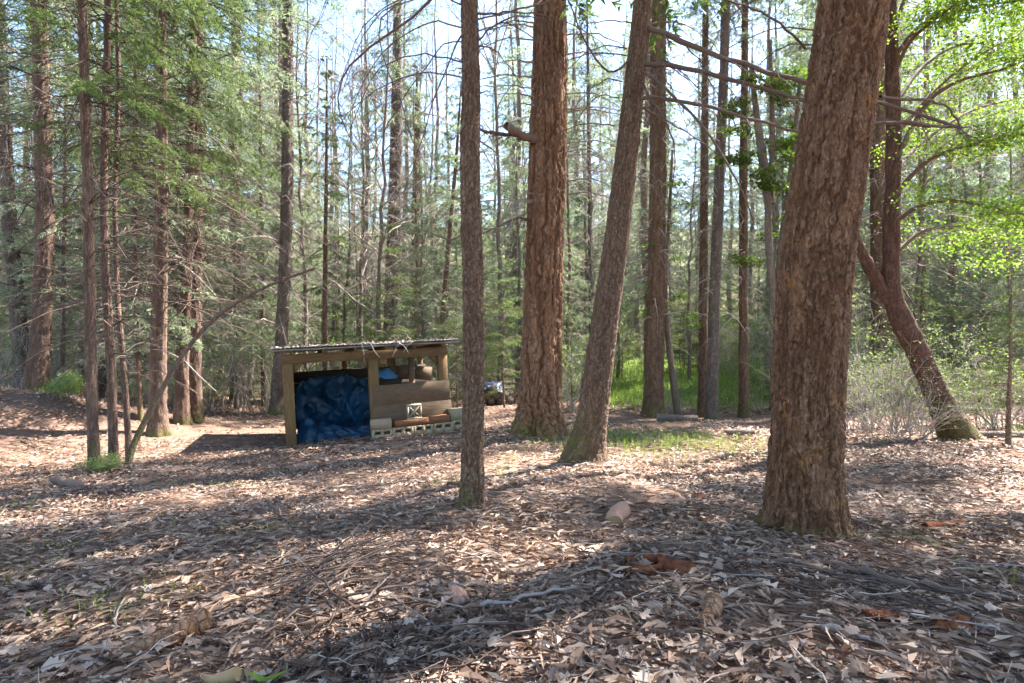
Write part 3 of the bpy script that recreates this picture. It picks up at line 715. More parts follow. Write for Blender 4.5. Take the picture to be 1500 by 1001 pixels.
# leaning mossy tree that forks (right side)
D9 = 9.5
b9 = gp(1398, D9)
def loc9(px, py, d=D9): return pix(px, py, d) - b9
root = thing("madrone_tree", "dark leaning tree with mossy foot that forks low, right of the foreground fir", "tree", b9)
def limb_mesh(pts, n=60, nseg=26, seed=0, moss=0.0):
    P = resample(np.array([p for p, _ in pts]), n); rad = np.interp(np.linspace(0, 1, n), np.linspace(0, 1, len(pts)), [w for _, w in pts])
    r = np.random.default_rng(seed)
    V, q = tubes(P, rad, nseg)
    pp = V / np.array([0.06, 0.06, 0.12]); f1, f2, cid = worley(pp, seed)
    ctr = np.repeat(P, nseg, 0); nrm = unit(V - ctr)
    V = V + nrm * ((sstep(0.02, 0.3, f2 - f1) - 0.8) * 0.012 + (fbm(V * 5, 2, seed) - 0.5) * 0.05)[:, None]
    hz = V[:, 2]
    return mesh("trunk", V, q, {"plate": cid, "crack": 1 - sstep(0.02, 0.3, f2 - f1), "moss": np.clip(1 - hz / max(moss, 0.01), 0, 1) if moss else 0 * hz}, True)
w = lambda px: px / 2 / F * D9 * 0.70
put("trunk", limb_mesh([(np.array([0.25, 0.1, -0.25]), w(110)), (np.array([0.05, 0.02, 0.1]), w(66)), (loc9(1372, 580), w(46)), (loc9(1345, 515), w(44)), (loc9(1318, 465), w(44)), (loc9(1304, 425), w(34)), (loc9(1306, 330), w(31)), (loc9(1310, 200), w(29)), (loc9(1305, 60), w(26)), (loc9(1300, -150), w(18)), (loc9(1305, -420), w(8))], 110, 30, 5, 0.75), root, mat=M["bark_madrone"])
put("limb", limb_mesh([(loc9(1322, 470), w(30)), (loc9(1300, 435), w(27)), (loc9(1272, 390), w(24)), (loc9(1248, 345), w(21)), (loc9(1225, 280), w(16)), (loc9(1205, 150), w(9))], 40, 18, 6), root, mat=M["bark_madrone"])
add_canopy(root, loc9(1305, -420) + np.array([0.1, 0, 0.6]), 1.05)
r9 = np.random.default_rng(9)
limbs = [[(1308, 250, 9.5), (1345, 160, 9.2), (1400, 115, 8.9), (1470, 105, 8.6), (1560, 60, 8.3)], [(1310, 200, 9.5), (1370, 130, 9.9), (1440, 75, 10.2), (1520, 40, 10.5)],
         [(1306, 330, 9.5), (1345, 300, 9.0), (1400, 290, 8.6), (1470, 310, 8.2), (1540, 320, 8.0)], [(1304, 380, 9.5), (1350, 335, 9.8), (1420, 330, 10.0), (1480, 370, 10.2)],
         [(1306, 120, 9.5), (1330, 60, 9.0), (1380, 20, 8.6), (1450, -30, 8.2)], [(1303, 60, 9.5), (1340, -40, 10), (1420, -90, 10.5), (1500, -120, 11)],
         [(1306, 290, 9.5), (1360, 230, 9.0), (1430, 210, 8.7), (1520, 190, 8.4)], [(1306, 160, 9.5), (1350, 95, 10.2), (1410, 60, 10.6), (1490, 70, 11)], [(1306, 260, 9.5), (1340, 215, 10.4), (1420, 160, 11), (1510, 140, 11.5)],
         [(1306, 90, 9.5), (1350, 30, 9.3), (1430, 10, 9.0), (1500, 0, 8.8)],
         [(1304, 0, 9.5), (1370, -90, 9.4), (1470, -160, 9.2), (1600, -200, 9.0)], [(1300, -150, 9.5), (1260, -260, 9.0), (1240, -330, 8.4)], [(1300, -200, 9.5), (1380, -300, 10), (1480, -360, 10.5)]]
tw, lv = MB(), MB()
for li, l in enumerate(limbs):
    Pw = resample(np.array([pix(*p) - b9 for p in l]), 12)
    V, q = tubes(Pw, np.linspace(0.042, 0.010, 12), 6)
    put("branch", mesh("branch", V, q, {"rnd": np.full(len(V), 0.3)}, True), root, mat=M["twig_dark"])
    a, b = leafy_spray(r9, Pw[None], np.array([np.linalg.norm(Pw[-1] - Pw[0])]), 16, 0.5, 22, 0.055, 0.006, 0.17, 6)
    for src, dst in ((a, tw), (b, lv)):
        Vc = np.concatenate(src.V); dst.add(Vc, [np.concatenate(v) for v in src.F.values()], rnd=np.concatenate(src.A["rnd"]))
tag(put("lower_twigs", tw.mesh("lower_twigs", mats=[M["twig_dark"]]), root), kind="stuff")
tag(put("crown", lv.mesh("crown", mats=[M["maple"]]), root), kind="stuff")

def maple(name, label, px, d, pts, width, seed, nb, Lb, zlo, zhi, lsize=0.07, leafn=10, mat="maple", barkm="bark_grey", group=None, m=10):
    r = np.random.default_rng(seed)
    b = gp(px, d); root = thing(name, label, "tree" if "tree" in name or "maple" in name or "alder" in name else "shrub", b, group=group)
    stems = []
    for st in pts:
        Pw = resample(np.array([pix(x, y, d) - b for x, y in st]), 30)
        if st is pts[0]: Pw = np.concatenate([[Pw[0] * np.array([1, 1, 0]) + np.array([0, 0, -0.2])], Pw])
        rad = np.linspace(width, width * 0.35, len(Pw)) / 2 / F * d
        V, q = tubes(Pw, rad, 9); pl = r.uniform(0, 1, len(V))
        put("trunk" if st is pts[0] else "limb", mesh("trunk", V, q, {"plate": pl, "crack": 0 * pl, "moss": np.clip(0.8 - V[:, 2], 0, 1) * 0.7}, True), root, mat=M[barkm]); stems.append(Pw)
    S = np.concatenate(stems); S = S[(S[:, 2] > zlo) & (S[:, 2] < zhi)]
    k = r.integers(0, len(S), nb); L = Lb * r.uniform(0.5, 1.2, nb)
    Pb = branch_paths(r, np.zeros(nb), r.uniform(0, 6.28, nb), L, r.normal(0.35, 0.2, nb), np.full(nb, 0.25), 6, 0.03, base=S[k])
    V, q = tubes(Pb, 0.006 * (0.6 + L[:, None]) * np.linspace(1, 0.3, 6)[None], 3)
    tw, lv = leafy_spray(r, Pb, L, m, 0.4, leafn, lsize, 0.004, 0.09, 4); tw.add(V, q, rnd=0.3)
    tag(put("lower_twigs", tw.mesh("lower_twigs", mats=[M["twig"]]), root), kind="stuff")
    tag(put("crown", lv.mesh("crown", mats=[M[mat]]), root), kind="stuff")
    return root
maple("maple_tree", "young maple with forked stem and fresh leaves, beside the foreground fir's left edge", 1150, 13, [[(1152, 590), (1142, 480), (1128, 400), (1124, 300), (1133, 220), (1128, 60)], [(1138, 450), (1150, 330), (1160, 250), (1172, 120)], [(1128, 300), (1112, 200), (1100, 100)]], 16, 21, 26, 1.0, 2.6, 8.5, 0.075, 8)
maple("maple_tree", "thin mossy stem curving up behind the log right of the leaning trunk", 990, 14.8, [[(992, 603), (984, 540), (976, 470), (974, 420), (980, 330), (985, 220)]], 11, 22, 12, 0.7, 1.5, 6, 0.06, 4)

# leafless leaning pole (left)
base = gp(187, 8.3)
root = thing("leaning_pole_tree", "bare thin pole tree leaning far right from among the slim left trunks", "tree", base)
Pw = resample(np.array([np.array([0, 0, -0.15])] + [pix(x, y, 8.3 + k * 0.15) - base for k, (x, y) in enumerate([(188, 672), (205, 630), (235, 575), (262, 527), (300, 478), (345, 443), (400, 415), (462, 393)])]), 40)
V, q = tubes(Pw, np.linspace(0.052, 0.019, 40), 9); pl = rng.uniform(0, 1, len(V))
put("trunk", mesh("trunk", V, q, {"plate": pl, "crack": pl * 0.3, "moss": np.clip(1.4 - V[:, 2], 0, 1) * 0.8}, True), root, mat=M["bark_cedar"])
mb = knot_branch(br, Pw[14:], 0.004, 0.0045, 12, 0.22); tag(put("lower_twigs", mb.mesh("lower_twigs", mats=[M["twig"]]), root), kind="stuff")

# ------------------------------------------------------------------ single branches of the near trees
def tr(*pts): return [pix(*p) for p in pts]
# on the leaning trunk: long bare branches passing behind the foreground fir
add_branch(leaning_fir, tr((938, 38, 6.7), (975, 50, 6.5), (1040, 80, 6.3), (1110, 100, 6.0), (1180, 122, 5.8), (1290, 150, 5.5), (1400, 185, 5.2)), 0.035, 0.014, "twig_dark", ntw=9, twl=0.18)
add_branch(leaning_fir, tr((934, 95, 6.7), (960, 93, 6.5), (1010, 100, 6.2), (1080, 118, 6.0), (1170, 146, 5.7), (1280, 178, 5.4), (1410, 186, 5.1)), 0.032, 0.012, ntw=9, twl=0.18)
add_branch(leaning_fir, tr((928, 143, 6.7), (960, 142, 6.5), (1020, 152, 6.3), (1090, 170, 6.1), (1165, 193, 5.9), (1230, 205, 5.8)), 0.026, 0.010, ntw=8, twl=0.2)
add_branch(leaning_fir, tr((930, 96, 6.7), (965, 122, 6.4), (1015, 165, 6.2), (1055, 220, 6.0), (1085, 270, 5.9), (1103, 330, 5.9)), 0.020, 0.006, ntw=7, twl=0.25)
add_branch(leaning_fir, tr((925, 150, 6.7), (955, 165, 6.8), (1000, 190, 6.9), (1050, 225, 7.0)), 0.014, 0.005, ntw=8, twl=0.3)
add_branch(leaning_fir, tr((932, 100, 6.7), (955, 150, 6.5), (978, 180, 6.4), (990, 215, 6.4), (985, 275, 6.4)), 0.014, 0.005, ntw=6, twl=0.25)
add_branch(leaning_fir, tr((934, 70, 6.7), (905, 110, 6.6), (880, 100, 6.5), (858, 60, 6.4), (835, 10, 6.3), (820, -40, 6.2)), 0.014, 0.007, ntw=9, twl=0.3)
# foreground fir: broken stubs
add_branch(big_fir, tr((1180, 72, 3.8), (1150, 40, 3.6), (1110, 12, 3.4), (1070, 0, 3.3), (1020, -12, 3.2)), 0.009, 0.004, ntw=4, twl=0.2)
add_branch(big_fir, tr((1262, 180, 3.8), (1320, 178, 3.9), (1370, 186, 4.0), (1396, 187, 4.0)), 0.012, 0.006, ntw=3, twl=0.3)
add_branch(big_fir, tr((1290, 142, 3.8), (1340, 147, 4.0), (1380, 150, 4.1), (1400, 165, 4.2), (1408, 190, 4.2)), 0.011, 0.005, ntw=4, twl=0.3)
# old pine: broken limb and hanging dead twigs
add_branch(old_pine, tr((786, 205, 9.6), (768, 200, 9.4), (752, 192, 9.2), (742, 184, 9.1)), 0.075, 0.06, ntw=0, name="broken_limb", sides=9)
add_branch(old_pine, tr((786, 200, 9.6), (760, 198, 9.5), (730, 196, 9.3), (702, 190, 9.2)), 0.045, 0.02, ntw=8, twl=0.5)
add_branch(old_pine, tr((780, 325, 9.7), (760, 318, 9.5), (735, 330, 9.3), (712, 340, 9.1)), 0.03, 0.012, ntw=7, twl=0.4)
for k in range(26):
    side = 1 if k % 2 else -1
    py = br.uniform(-10, 330); px = 806 + side * 24
    dx = side * br.uniform(35, 130); dy = br.uniform(-10, 60); dd = br.uniform(-0.9, 0.6)
    add_branch(old_pine, tr((px, py, 9.6), (px + dx * 0.4, py - 5, 9.6 + dd * 0.4), (px + dx * 0.8, py + dy * 0.4, 9.6 + dd * 0.8), (px + dx, py + dy, 9.6 + dd)), 0.014, 0.004, "twig" if k % 3 else "twig_pale", ntw=9, twl=0.5, droop=0.9)
# slim trunk: arching dead branches at the top
add_branch(slim_fir, tr((686, -40, 4.5), (660, -25, 4.6), (630, 5, 4.7), (575, 45, 4.8), (520, 80, 4.9), (495, 120, 5.0), (492, 160, 5.0), (510, 205, 5.0), (532, 232, 5.0)), 0.014, 0.004, ntw=10, twl=0.16)
add_branch(slim_fir, tr((684, 40, 4.5), (665, 75, 4.5), (640, 130, 4.6), (615, 215, 4.7), (590, 285, 4.8)), 0.008, 0.003, ntw=9, twl=0.2)
add_branch(slim_fir, tr((680, 62, 4.5), (650, 60, 4.8), (600, 130, 5.0), (560, 195, 5.2), (535, 270, 5.3)), 0.006, 0.003, ntw=8, twl=0.2)
add_branch(slim_fir, tr((682, 345, 4.5), (660, 352, 4.4), (640, 345, 4.3), (612, 335, 4.3)), 0.008, 0.003, ntw=6, twl=0.3)
add_branch(slim_fir, tr((700, 20, 4.5), (740, 18, 4.6), (790, 8, 4.7), (850, -15, 4.8)), 0.010, 0.005, ntw=9, twl=0.28)
add_branch(slim_fir, tr((700, 60, 4.5), (730, 32, 4.4), (770, 22, 4.3), (800, 30, 4.3)), 0.008, 0.003, ntw=9, twl=0.35)
add_branch(slim_fir, tr((690, -20, 4.5), (640, -10, 4.4), (560, 10, 4.3), (545, 60, 4.3), (585, 130, 4.3), (605, 220, 4.3), (622, 228, 4.3)), 0.007, 0.003, ntw=7, twl=0.12)
for k in range(14):
    py = br.uniform(30, 560); s = 1 if br.uniform() < 0.5 else -1
    add_branch(slim_fir, tr((690 + s * 13, py, 4.5), (690 + s * 22, py - 3, 4.5), (690 + s * br.uniform(28, 60), py + br.uniform(-12, 20), 4.5 + br.uniform(-0.3, 0.3))), 0.006, 0.002, "twig", ntw=3, twl=0.3)
for k in range(13):      # long bare arcs high on the slim trunk
    py = br.uniform(-160, 120); s_ = -1 if k % 3 else 1; dx = s_ * br.uniform(70, 240); dd = br.uniform(-0.6, 1.2)
    add_branch(slim_fir, tr((690 + s_ * 10, py, 4.5), (690 + dx * 0.35, py - br.uniform(0, 25), 4.5 + dd * .35), (690 + dx * 0.75, py + br.uniform(5, 50), 4.5 + dd * .75), (690 + dx, py + br.uniform(70, 170), 4.5 + dd)), 0.007, 0.0022, ntw=10, twl=0.3, droop=0.5)
for k in range(12):      # bare arcs on the leaning trunk
    py = br.uniform(-60, 330); cx_ = 942 - py * 0.165; s_ = -1 if k % 2 else 1; dx = s_ * br.uniform(50, 150); dd = br.uniform(-0.8, 1.0)
    add_branch(leaning_fir, tr((cx_ + s_ * 11, py, 6.7), (cx_ + dx * 0.4, py - 6, 6.7 + dd * .4), (cx_ + dx * 0.75, py + br.uniform(5, 35), 6.7 + dd * .7), (cx_ + dx, py + br.uniform(40, 130), 6.7 + dd)), 0.008, 0.0028, ntw=9, twl=0.35, droop=0.6)
for k in range(9):       # drooping arcs above the foreground fir's left side
    py = br.uniform(-90, 120); dx = -br.uniform(60, 230); dd = br.uniform(0.2, 1.8)
    add_branch(big_fir, tr((1215, py - 20, 3.9), (1215 + dx * 0.4, py - 25, 3.9 + dd * .4), (1215 + dx * 0.75, py + 10, 3.9 + dd * .7), (1215 + dx, py + br.uniform(40, 110), 3.9 + dd)), 0.006, 0.002, ntw=9, twl=0.3, droop=0.5)

# ------------------------------------------------------------------ the shed
SH = np.array([-4.15, 10.5, 0.0]); SH[2] = g1(SH[0], SH[1]) - 0.03
M["timber"] = wood_mat("timber", (0.115, 0.064, 0.026), (0.215, 0.130, 0.058), (12, 12, 1), 0.75)
M["timber_h"] = wood_mat("timber_h", (0.10, 0.056, 0.024), (0.195, 0.118, 0.055), (1, 12, 12), 0.75)
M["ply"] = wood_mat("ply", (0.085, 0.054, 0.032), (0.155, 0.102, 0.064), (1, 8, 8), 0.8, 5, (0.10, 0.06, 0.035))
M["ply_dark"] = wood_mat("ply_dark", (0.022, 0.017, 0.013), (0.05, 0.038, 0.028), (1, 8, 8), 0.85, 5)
M["red_wood"] = wood_mat("red_wood", (0.17, 0.066, 0.03), (0.27, 0.12, 0.058), (1, 9, 9), 0.8, 5)
def plain(name, a, b, scale=12, rough=0.8, spec=0.3, bs=0.3, bd=0.004, metal=0.0):
    m, nt, out = newmat(name); n = noise(nt, scale, 5, objvec(nt))
    princ(nt, out, mixc(nt, ramp(nt, n, [(0.3, (0, 0, 0)), (0.7, (1, 1, 1))]), a, b), rough, spec, bump(nt, noise(nt, scale * 6, 4, objvec(nt)), bs, bd), metal); return m
M["block"] = plain("block", (0.26, 0.195, 0.12), (0.36, 0.28, 0.185), 9, 0.95, 0.1, 0.6)
M["block_green"] = plain("block_green", (0.24, 0.20, 0.125), (0.33, 0.285, 0.185), 9, 0.95, 0.1, 0.6)
M["breeze"] = plain("breeze", (0.32, 0.25, 0.165), (0.42, 0.34, 0.235), 14, 0.9, 0.15)
M["roof"] = plain("roof", (0.12, 0.105, 0.09), (0.28, 0.26, 0.24), 5, 0.6, 0.3, 0.1, 0.002, 0.1)
M["tarp"] = plain("tarp", (0.002, 0.013, 0.038), (0.010, 0.075, 0.155), 2.5, 0.45, 0.4, 0.5, 0.006)
M["tarp_light"] = plain("tarp_light", (0.04, 0.16, 0.32), (0.09, 0.25, 0.44), 6, 0.4, 0.5)
M["black_sheet"] = plain("black_sheet", (0.012, 0.012, 0.014), (0.03, 0.03, 0.032), 6, 0.5, 0.4)
M["cutwood"] = plain("cutwood", (0.30, 0.19, 0.085), (0.42, 0.28, 0.14), 18, 0.8, 0.2)
M["inner_bark"] = plain("inner_bark", (0.25, 0.14, 0.095), (0.36, 0.225, 0.16), 10, 0.75, 0.2)
M["rot_wood"] = plain("rot_wood", (0.10, 0.033, 0.017), (0.29, 0.10, 0.042), 26, 0.85, 0.15, 0.9, 0.012)
M["blue_plastic"] = plain("blue_plastic", (0.015, 0.03, 0.08), (0.03, 0.055, 0.14), 8, 0.45, 0.4)
M["white_plastic"] = plain("white_plastic", (0.09, 0.10, 0.13), (0.15, 0.165, 0.20), 8, 0.45, 0.4)

shed = thing("shed", "open-fronted wooden lean-to shed with a low flat roof, left of centre", "shed", SH)
AZ = math.atan2(1.1, 2.87)
shed.rotation_mode = 'QUATERNION'
shed.rotation_quaternion = Matrix.Rotation(AZ, 3, 'Z').to_quaternion() @ Matrix.Rotation(-R_(2.7), 3, 'Y').to_quaternion()
W, DP = 3.07, 2.1           # front length (x), depth (y)
BT = 1.75                   # top of the front beam
def sb(name, c, s, mat, rot=None, parent=None, bev=True):
    mb = MB().box(c, s, rot)
    o = put(name, mb.mesh(name, mats=[M[mat]]), parent or shed)
    return o
def bevelled(o, wdt=0.006):
    b = o.modifiers.new("bevel", 'BEVEL'); b.width = wdt; b.segments = 1; b.limit_method = 'NONE'
    return o
for nm, x, y, h in (("post", 0.08, 0.0, BT - 0.17), ("post", 1.62, 0.0, BT - 0.17), ("post", W - 0.08, 0.0, BT - 0.17)):
    bevelled(sb(nm, (x, y, h / 2 - 0.1), (0.185, 0.17, h + 0.2), "timber"))
for x in (0.08, 1.25, 2.25, W - 0.08):
    bevelled(sb("post", (x, DP, 0.7), (0.10, 0.10, 1.65), "timber"))
bevelled(sb("beam", (W / 2, 0, BT - 0.085), (W + 0.06, 0.14, 0.17), "timber_h"))
bevelled(sb("beam", (W / 2, DP, 1.585), (W + 0.1, 0.10, 0.12), "timber_h"))
# corner braces: short triangular gussets under the beam
def gusset(x, sgn):
    t = 0.05; a = 0.19
    V = np.array([[x, -t, BT - 0.171], [x + sgn * a, -t, BT - 0.171], [x, -t, BT - 0.171 - a], [x, t, BT - 0.171], [x + sgn * a, t, BT - 0.171], [x, t, BT - 0.171 - a]])
    mb = MB().add(V, [np.array([[0, 1, 2], [3, 5, 4]]), np.array([[0, 3, 4, 1], [1, 4, 5, 2], [2, 5, 3, 0]])])
    put("brace", mb.mesh("brace", mats=[M["timber"]]), shed)
gusset(0.173, 1); gusset(1.527, -1); gusset(1.713, 1); gusset(W - 0.173, -1)
for k, x in enumerate(np.linspace(0.15, W - 0.1, 6)):     # rafters on the beams
    sl = math.atan2(BT + 0.0 - 1.645, DP)
    bevelled(sb("rafter", (x, DP / 2, (BT + 1.645) / 2 + 0.05), (0.05, DP + 0.5, 0.10), "timber", rotx(-sl)))
# roof sheets: corrugated metal, high at the front
SL = math.atan2(BT - 1.645, DP)
roof = bpy.data.objects.new("roof", None); COL.objects.link(roof); roof.parent = shed
nshe = 4; RX0, RX1 = -0.20, W + 0.22
def roof_sheet(x0, x1, k):
    nx = 40; xs = np.linspace(x0, x1, nx); ys = np.array([-0.36, 0.6, 1.5, DP + 0.3])
    X, Y = np.meshgrid(xs, ys)
    Z = BT + 0.112 - (Y) * math.tan(SL) + 0.009 * np.sin(X * 2 * math.pi / 0.075) + 0.006 * np.sin(X * 1.9 + k) + k % 2 * 0.004
    top = np.stack([X.ravel(), Y.ravel(), Z.ravel() + 0.004], 1); bot = np.stack([X.ravel(), Y.ravel(), Z.ravel() - 0.004], 1)
    ii = np.arange(X.size).reshape(X.shape)
    qt = np.stack([ii[:-1, :-1], ii[:-1, 1:], ii[1:, 1:], ii[1:, :-1]], -1).reshape(-1, 4)
    n = X.size
    e = [np.stack([ii[0, 1:], ii[0, :-1], ii[0, :-1] + n, ii[0, 1:] + n], -1), np.stack([ii[-1, :-1], ii[-1, 1:], ii[-1, 1:] + n, ii[-1, :-1] + n], -1)]
    mb = MB().add(np.concatenate([top, bot]), np.concatenate([qt, qt[:, ::-1] + n] + e))
    return put("roof_sheet", mb.mesh("roof_sheet", True, [M["roof"]]), roof)
xs = np.linspace(RX0, RX1, nshe + 1)
for k in range(nshe): roof_sheet(xs[k], xs[k + 1] + 0.03, k)
bevelled(sb("fascia", ((RX0 + RX1) / 2, -0.335, BT + 0.088), (RX1 - RX0, 0.022, 0.030), "roof", parent=roof))
# low back wall of dark boards, side boards
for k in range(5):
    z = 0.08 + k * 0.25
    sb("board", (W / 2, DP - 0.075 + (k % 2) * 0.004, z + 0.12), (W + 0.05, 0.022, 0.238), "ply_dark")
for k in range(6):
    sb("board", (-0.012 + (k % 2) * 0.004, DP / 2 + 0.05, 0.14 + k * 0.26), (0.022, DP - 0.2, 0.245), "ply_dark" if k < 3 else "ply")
for k in range(3):
    sb("board", (W + 0.012 + (k % 2) * 0.004, DP / 2 + 0.05, 0.14 + k * 0.26), (0.022, DP - 0.2, 0.245), "ply")
# plywood boards across the right bay, the lower one leaning out
bevelled(sb("panel", ((1.56 + W + 0.03) / 2, -0.09, 0.87), (W + 0.03 - 1.56, 0.018, 0.40), "ply", roty(R_(-0.6))), 0.003)
bevelled(sb("panel", ((1.56 + W + 0.05) / 2, -0.115, 0.325), (W + 0.05 - 1.56, 0.018, 0.70), "ply", rotx(R_(-2.0))), 0.003)
# inner partition boards seen above the panels
sb("board", (2.20, 1.2, 1.02), (0.13, 0.02, 1.1), "ply", rotz(0.5))
sb("board", (2.58, 1.1, 1.02), (0.15, 0.02, 1.1), "ply", rotz(0.55))
sb("board", (2.42, 1.35, 1.20), (0.30, 0.02, 0.30), "ply", roty(R_(6)))
sb("board", (2.86, 1.25, 1.16), (0.38, 0.02, 0.30), "ply", roty(R_(9)))

Mshed = Matrix.Translation(SH) @ shed.rotation_quaternion.to_matrix().to_4x4()
def sw(p): return np.array(Mshed @ Vector(p))
shed_rot = shed.rotation_quaternion.copy()
def shed_thing(name, label, cat, p, group=None):
    o = thing(name, label, cat, sw(p), group=group); o.rotation_mode = 'QUATERNION'; o.rotation_quaternion = shed_rot; return o
def shed_single(name, me, label, cat, p, mat=None, group=None, rot=None):
    o = put(name, me, mat=mat, loc=sw(p)); o.rotation_mode = 'QUATERNION'
    o.rotation_quaternion = shed_rot @ (Matrix(rot.tolist()).to_quaternion() if rot is not None else Matrix.Identity(3).to_quaternion())
    return tag(o, label, cat, group)

# blue tarp heaped in the left bay
def tarp_mesh(x0, x1, seed, h0=1.22):
    nu, nv = 110, 90
    u, v = np.meshgrid(np.linspace(0, 1, nu), np.linspace(0, 1, nv))
    x = x0 + (x1 - x0) * u
    t = v
    bul = 0.22 + 0.16 * np.sin(u * 5.2 + 0.6) + 0.12 * np.exp(-((u - 0.85) / 0.15) ** 2)
    prof_y = 0.42 + 0.62 * sstep(0, 0.45, t) + 0.72 * t
    prof_z = bul * sstep(0.0, 0.22, t) + (h0 - bul - 0.30 * (1 - np.clip(u * 3.0, 0, 1)) ** 2 - 0.20 * np.clip(u * 2.2 - 1.2, 0, 1)) * sstep(0.25, 1.0, t)
    p = np.stack([x.ravel() * 1.0, prof_y.ravel(), prof_z.ravel()], 1)
    wv = fbm(p * 2.2 + seed, 2, seed) * 3.0
    f1 = np.abs(fbm(np.stack([p[:, 0] * 2.0 + wv, p[:, 2] * 1.6 - p[:, 0] * 1.2, p[:, 1] * 0 + seed], 1), 3, seed + 1) - 0.5) * 2
    f2 = np.abs(fbm(np.stack([p[:, 0] * 6 + wv * 1.5, p[:, 2] * 4, p[:, 1] * 3], 1), 2, seed + 2) - 0.5) * 2
    big = fbm(p * 1.5 + 4, 2, seed + 3) - 0.5
    env = np.minimum(1, (1 - np.abs(2 * u.ravel() - 1) ** 6) + 0.15)
    d = (big * 0.55 + (0.3 - f1) * 0.40 + (0.3 - f2) * 0.09) * env
    nrm = unit(np.stack([0 * p[:, 0], -0.6 - 0 * t.ravel(), 0.8 - 0.4 * t.ravel()], 1))
    V = p + nrm * d[:, None]
    V[:, 1] = np.clip(V[:, 1] - 0.25 * u.ravel() * np.exp(-((t.ravel() - 0.25) / 0.2) ** 2), 0.12, DP - 0.14)
    V[:, 2] = np.maximum(V[:, 2], 0.01 + 0.02 * f2) * (t.ravel() > 0.001) + 0.015 * (t.ravel() <= 0.001)
    V[:, 2] = np.minimum(V[:, 2], 1.36)
    ii = np.arange(nu * nv).reshape(nv, nu)
    q = np.stack([ii[:-1, :-1], ii[:-1, 1:], ii[1:, 1:], ii[1:, :-1]], -1).reshape(-1, 4)
    return mesh("blue_tarp", V, q, {}, True)
shed_single("blue_tarp", tarp_mesh(0.19, 1.72, 3), "crumpled blue tarp heaped in the shed's open left bay", "tarp", (0, 0, 0.02), M["tarp"])
# pale blue sheet peeking over the plywood
nu = 24; uu, vv = np.meshgrid(np.linspace(0, 1, nu), np.linspace(0, 1, nu))
pz = np.stack([uu.ravel() * 0.5, vv.ravel() * 0.45, 0.1 + 0.16 * np.sin(uu.ravel() * 3.1) * np.sin(vv.ravel() * 3.0)], 1); pz[:, 2] += (fbm(pz * 9, 2, 4) - 0.5) * 0.14
iu = np.arange(nu * nu).reshape(nu, nu)
shed_single("plastic_sheet", mesh("plastic_sheet", pz, np.stack([iu[:-1, :-1], iu[:-1, 1:], iu[1:, 1:], iu[1:, :-1]], -1).reshape(-1, 4), {}, True), "light blue plastic sheet showing above the plywood in the shed's right bay", "plastic sheet", (1.75, 0.85, 1.05), M["tarp_light"])
# the crate that the pale sheet lies on (boards under it, inside the bay)
cr = shed_thing("storage_crate", "dark wooden crate under the light blue sheet inside the shed's right bay", "crate", (1.78, 0.82, 0.0))
for k in range(4):
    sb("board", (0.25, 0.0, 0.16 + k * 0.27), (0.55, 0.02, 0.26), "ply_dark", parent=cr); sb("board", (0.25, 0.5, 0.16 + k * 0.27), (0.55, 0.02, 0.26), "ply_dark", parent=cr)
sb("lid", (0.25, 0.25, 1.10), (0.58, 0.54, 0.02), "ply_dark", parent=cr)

# concrete blocks along the plywood
def cinder_mesh(L=0.385, H=0.20, Dp=0.19, holes=True):
    """block whose front has two shallow openings near the top"""
    mb = MB()
    if not holes:
        mb.box((0, 0, H / 2), (L, Dp, H)); return mb
    hw, hh, z1 = 0.118, 0.055, H - 0.038; z0 = z1 - hh; xa = L / 2 - 0.045
    xs_ = [-L / 2, -xa, -xa + hw, xa - hw, xa, L / 2]
    for i in range(5):
        c = (xs_[i] + xs_[i + 1]) / 2; wd = xs_[i + 1] - xs_[i]
        if i in (1, 3):
            mb.box((c, 0, z0 / 2), (wd, Dp, z0)); mb.box((c, 0, (z1 + H) / 2), (wd, Dp, H - z1)); mb.box((c, Dp * 0.35, (z0 + z1) / 2), (wd, Dp * 0.3, hh))
        else:
            mb.box((c, 0, H / 2), (wd, Dp, H))
    return mb
ZB = float(np.mean([g1(*sw((xx, -0.3, 0))[:2]) - sw((xx, -0.3, 0))[2] for xx in (1.6, 2.1, 2.6, 3.1)])) + 0.0
blk_me = cinder_mesh().mesh("concrete_block", mats=[M["block"]])
pos_lab = ["leftmost of the concrete blocks in the bottom row against the plywood", "second concrete block from the left in the bottom row against the plywood",
           "third concrete block from the left in the bottom row against the plywood", "fourth concrete block in the bottom row, under the right end of the red boards"]
for k in range(4):
    shed_single("concrete_block", blk_me, pos_lab[k], "concrete block", (1.62 + 0.2 + k * 0.392 - 0.13, -0.30 - 0.01 * (k % 2), ZB + 0.004 * k), group="concrete blocks along the shed front", rot=rotz(0.02 * (k - 1.5)))
shed_single("concrete_block", cinder_mesh(0.385, 0.19, 0.19, False).mesh("concrete_block", mats=[M["block"]]), "solid-faced concrete block stacked on the left end of the block row", "concrete block", (1.675, -0.30, ZB + 0.203), group="concrete blocks along the shed front", rot=rotz(-0.03))
shed_single("concrete_block", cinder_mesh(0.36, 0.20, 0.19).mesh("concrete_block", mats=[M["block_green"]]), "holed concrete block at the right end, set apart under a taller block", "concrete block", (3.24, -0.26, ZB + 0.03), group="concrete blocks along the shed front", rot=rotz(0.05))
shed_single("concrete_block", cinder_mesh(0.40, 0.225, 0.19, False).mesh("concrete_block", mats=[M["block_green"]]), "greenish solid concrete block on top of the right-hand stack", "concrete block", (3.23, -0.26, ZB + 0.233), group="concrete blocks along the shed front", rot=rotz(0.02))
shed_single("red_board", MB().box((0, 0, 0.065), (0.74, 0.10, 0.13)).mesh("red_board", mats=[M["red_wood"]]), "left of the two reddish boards lying on the block row", "board", (2.30, -0.31, ZB + 0.207), rot=rotz(0.02))
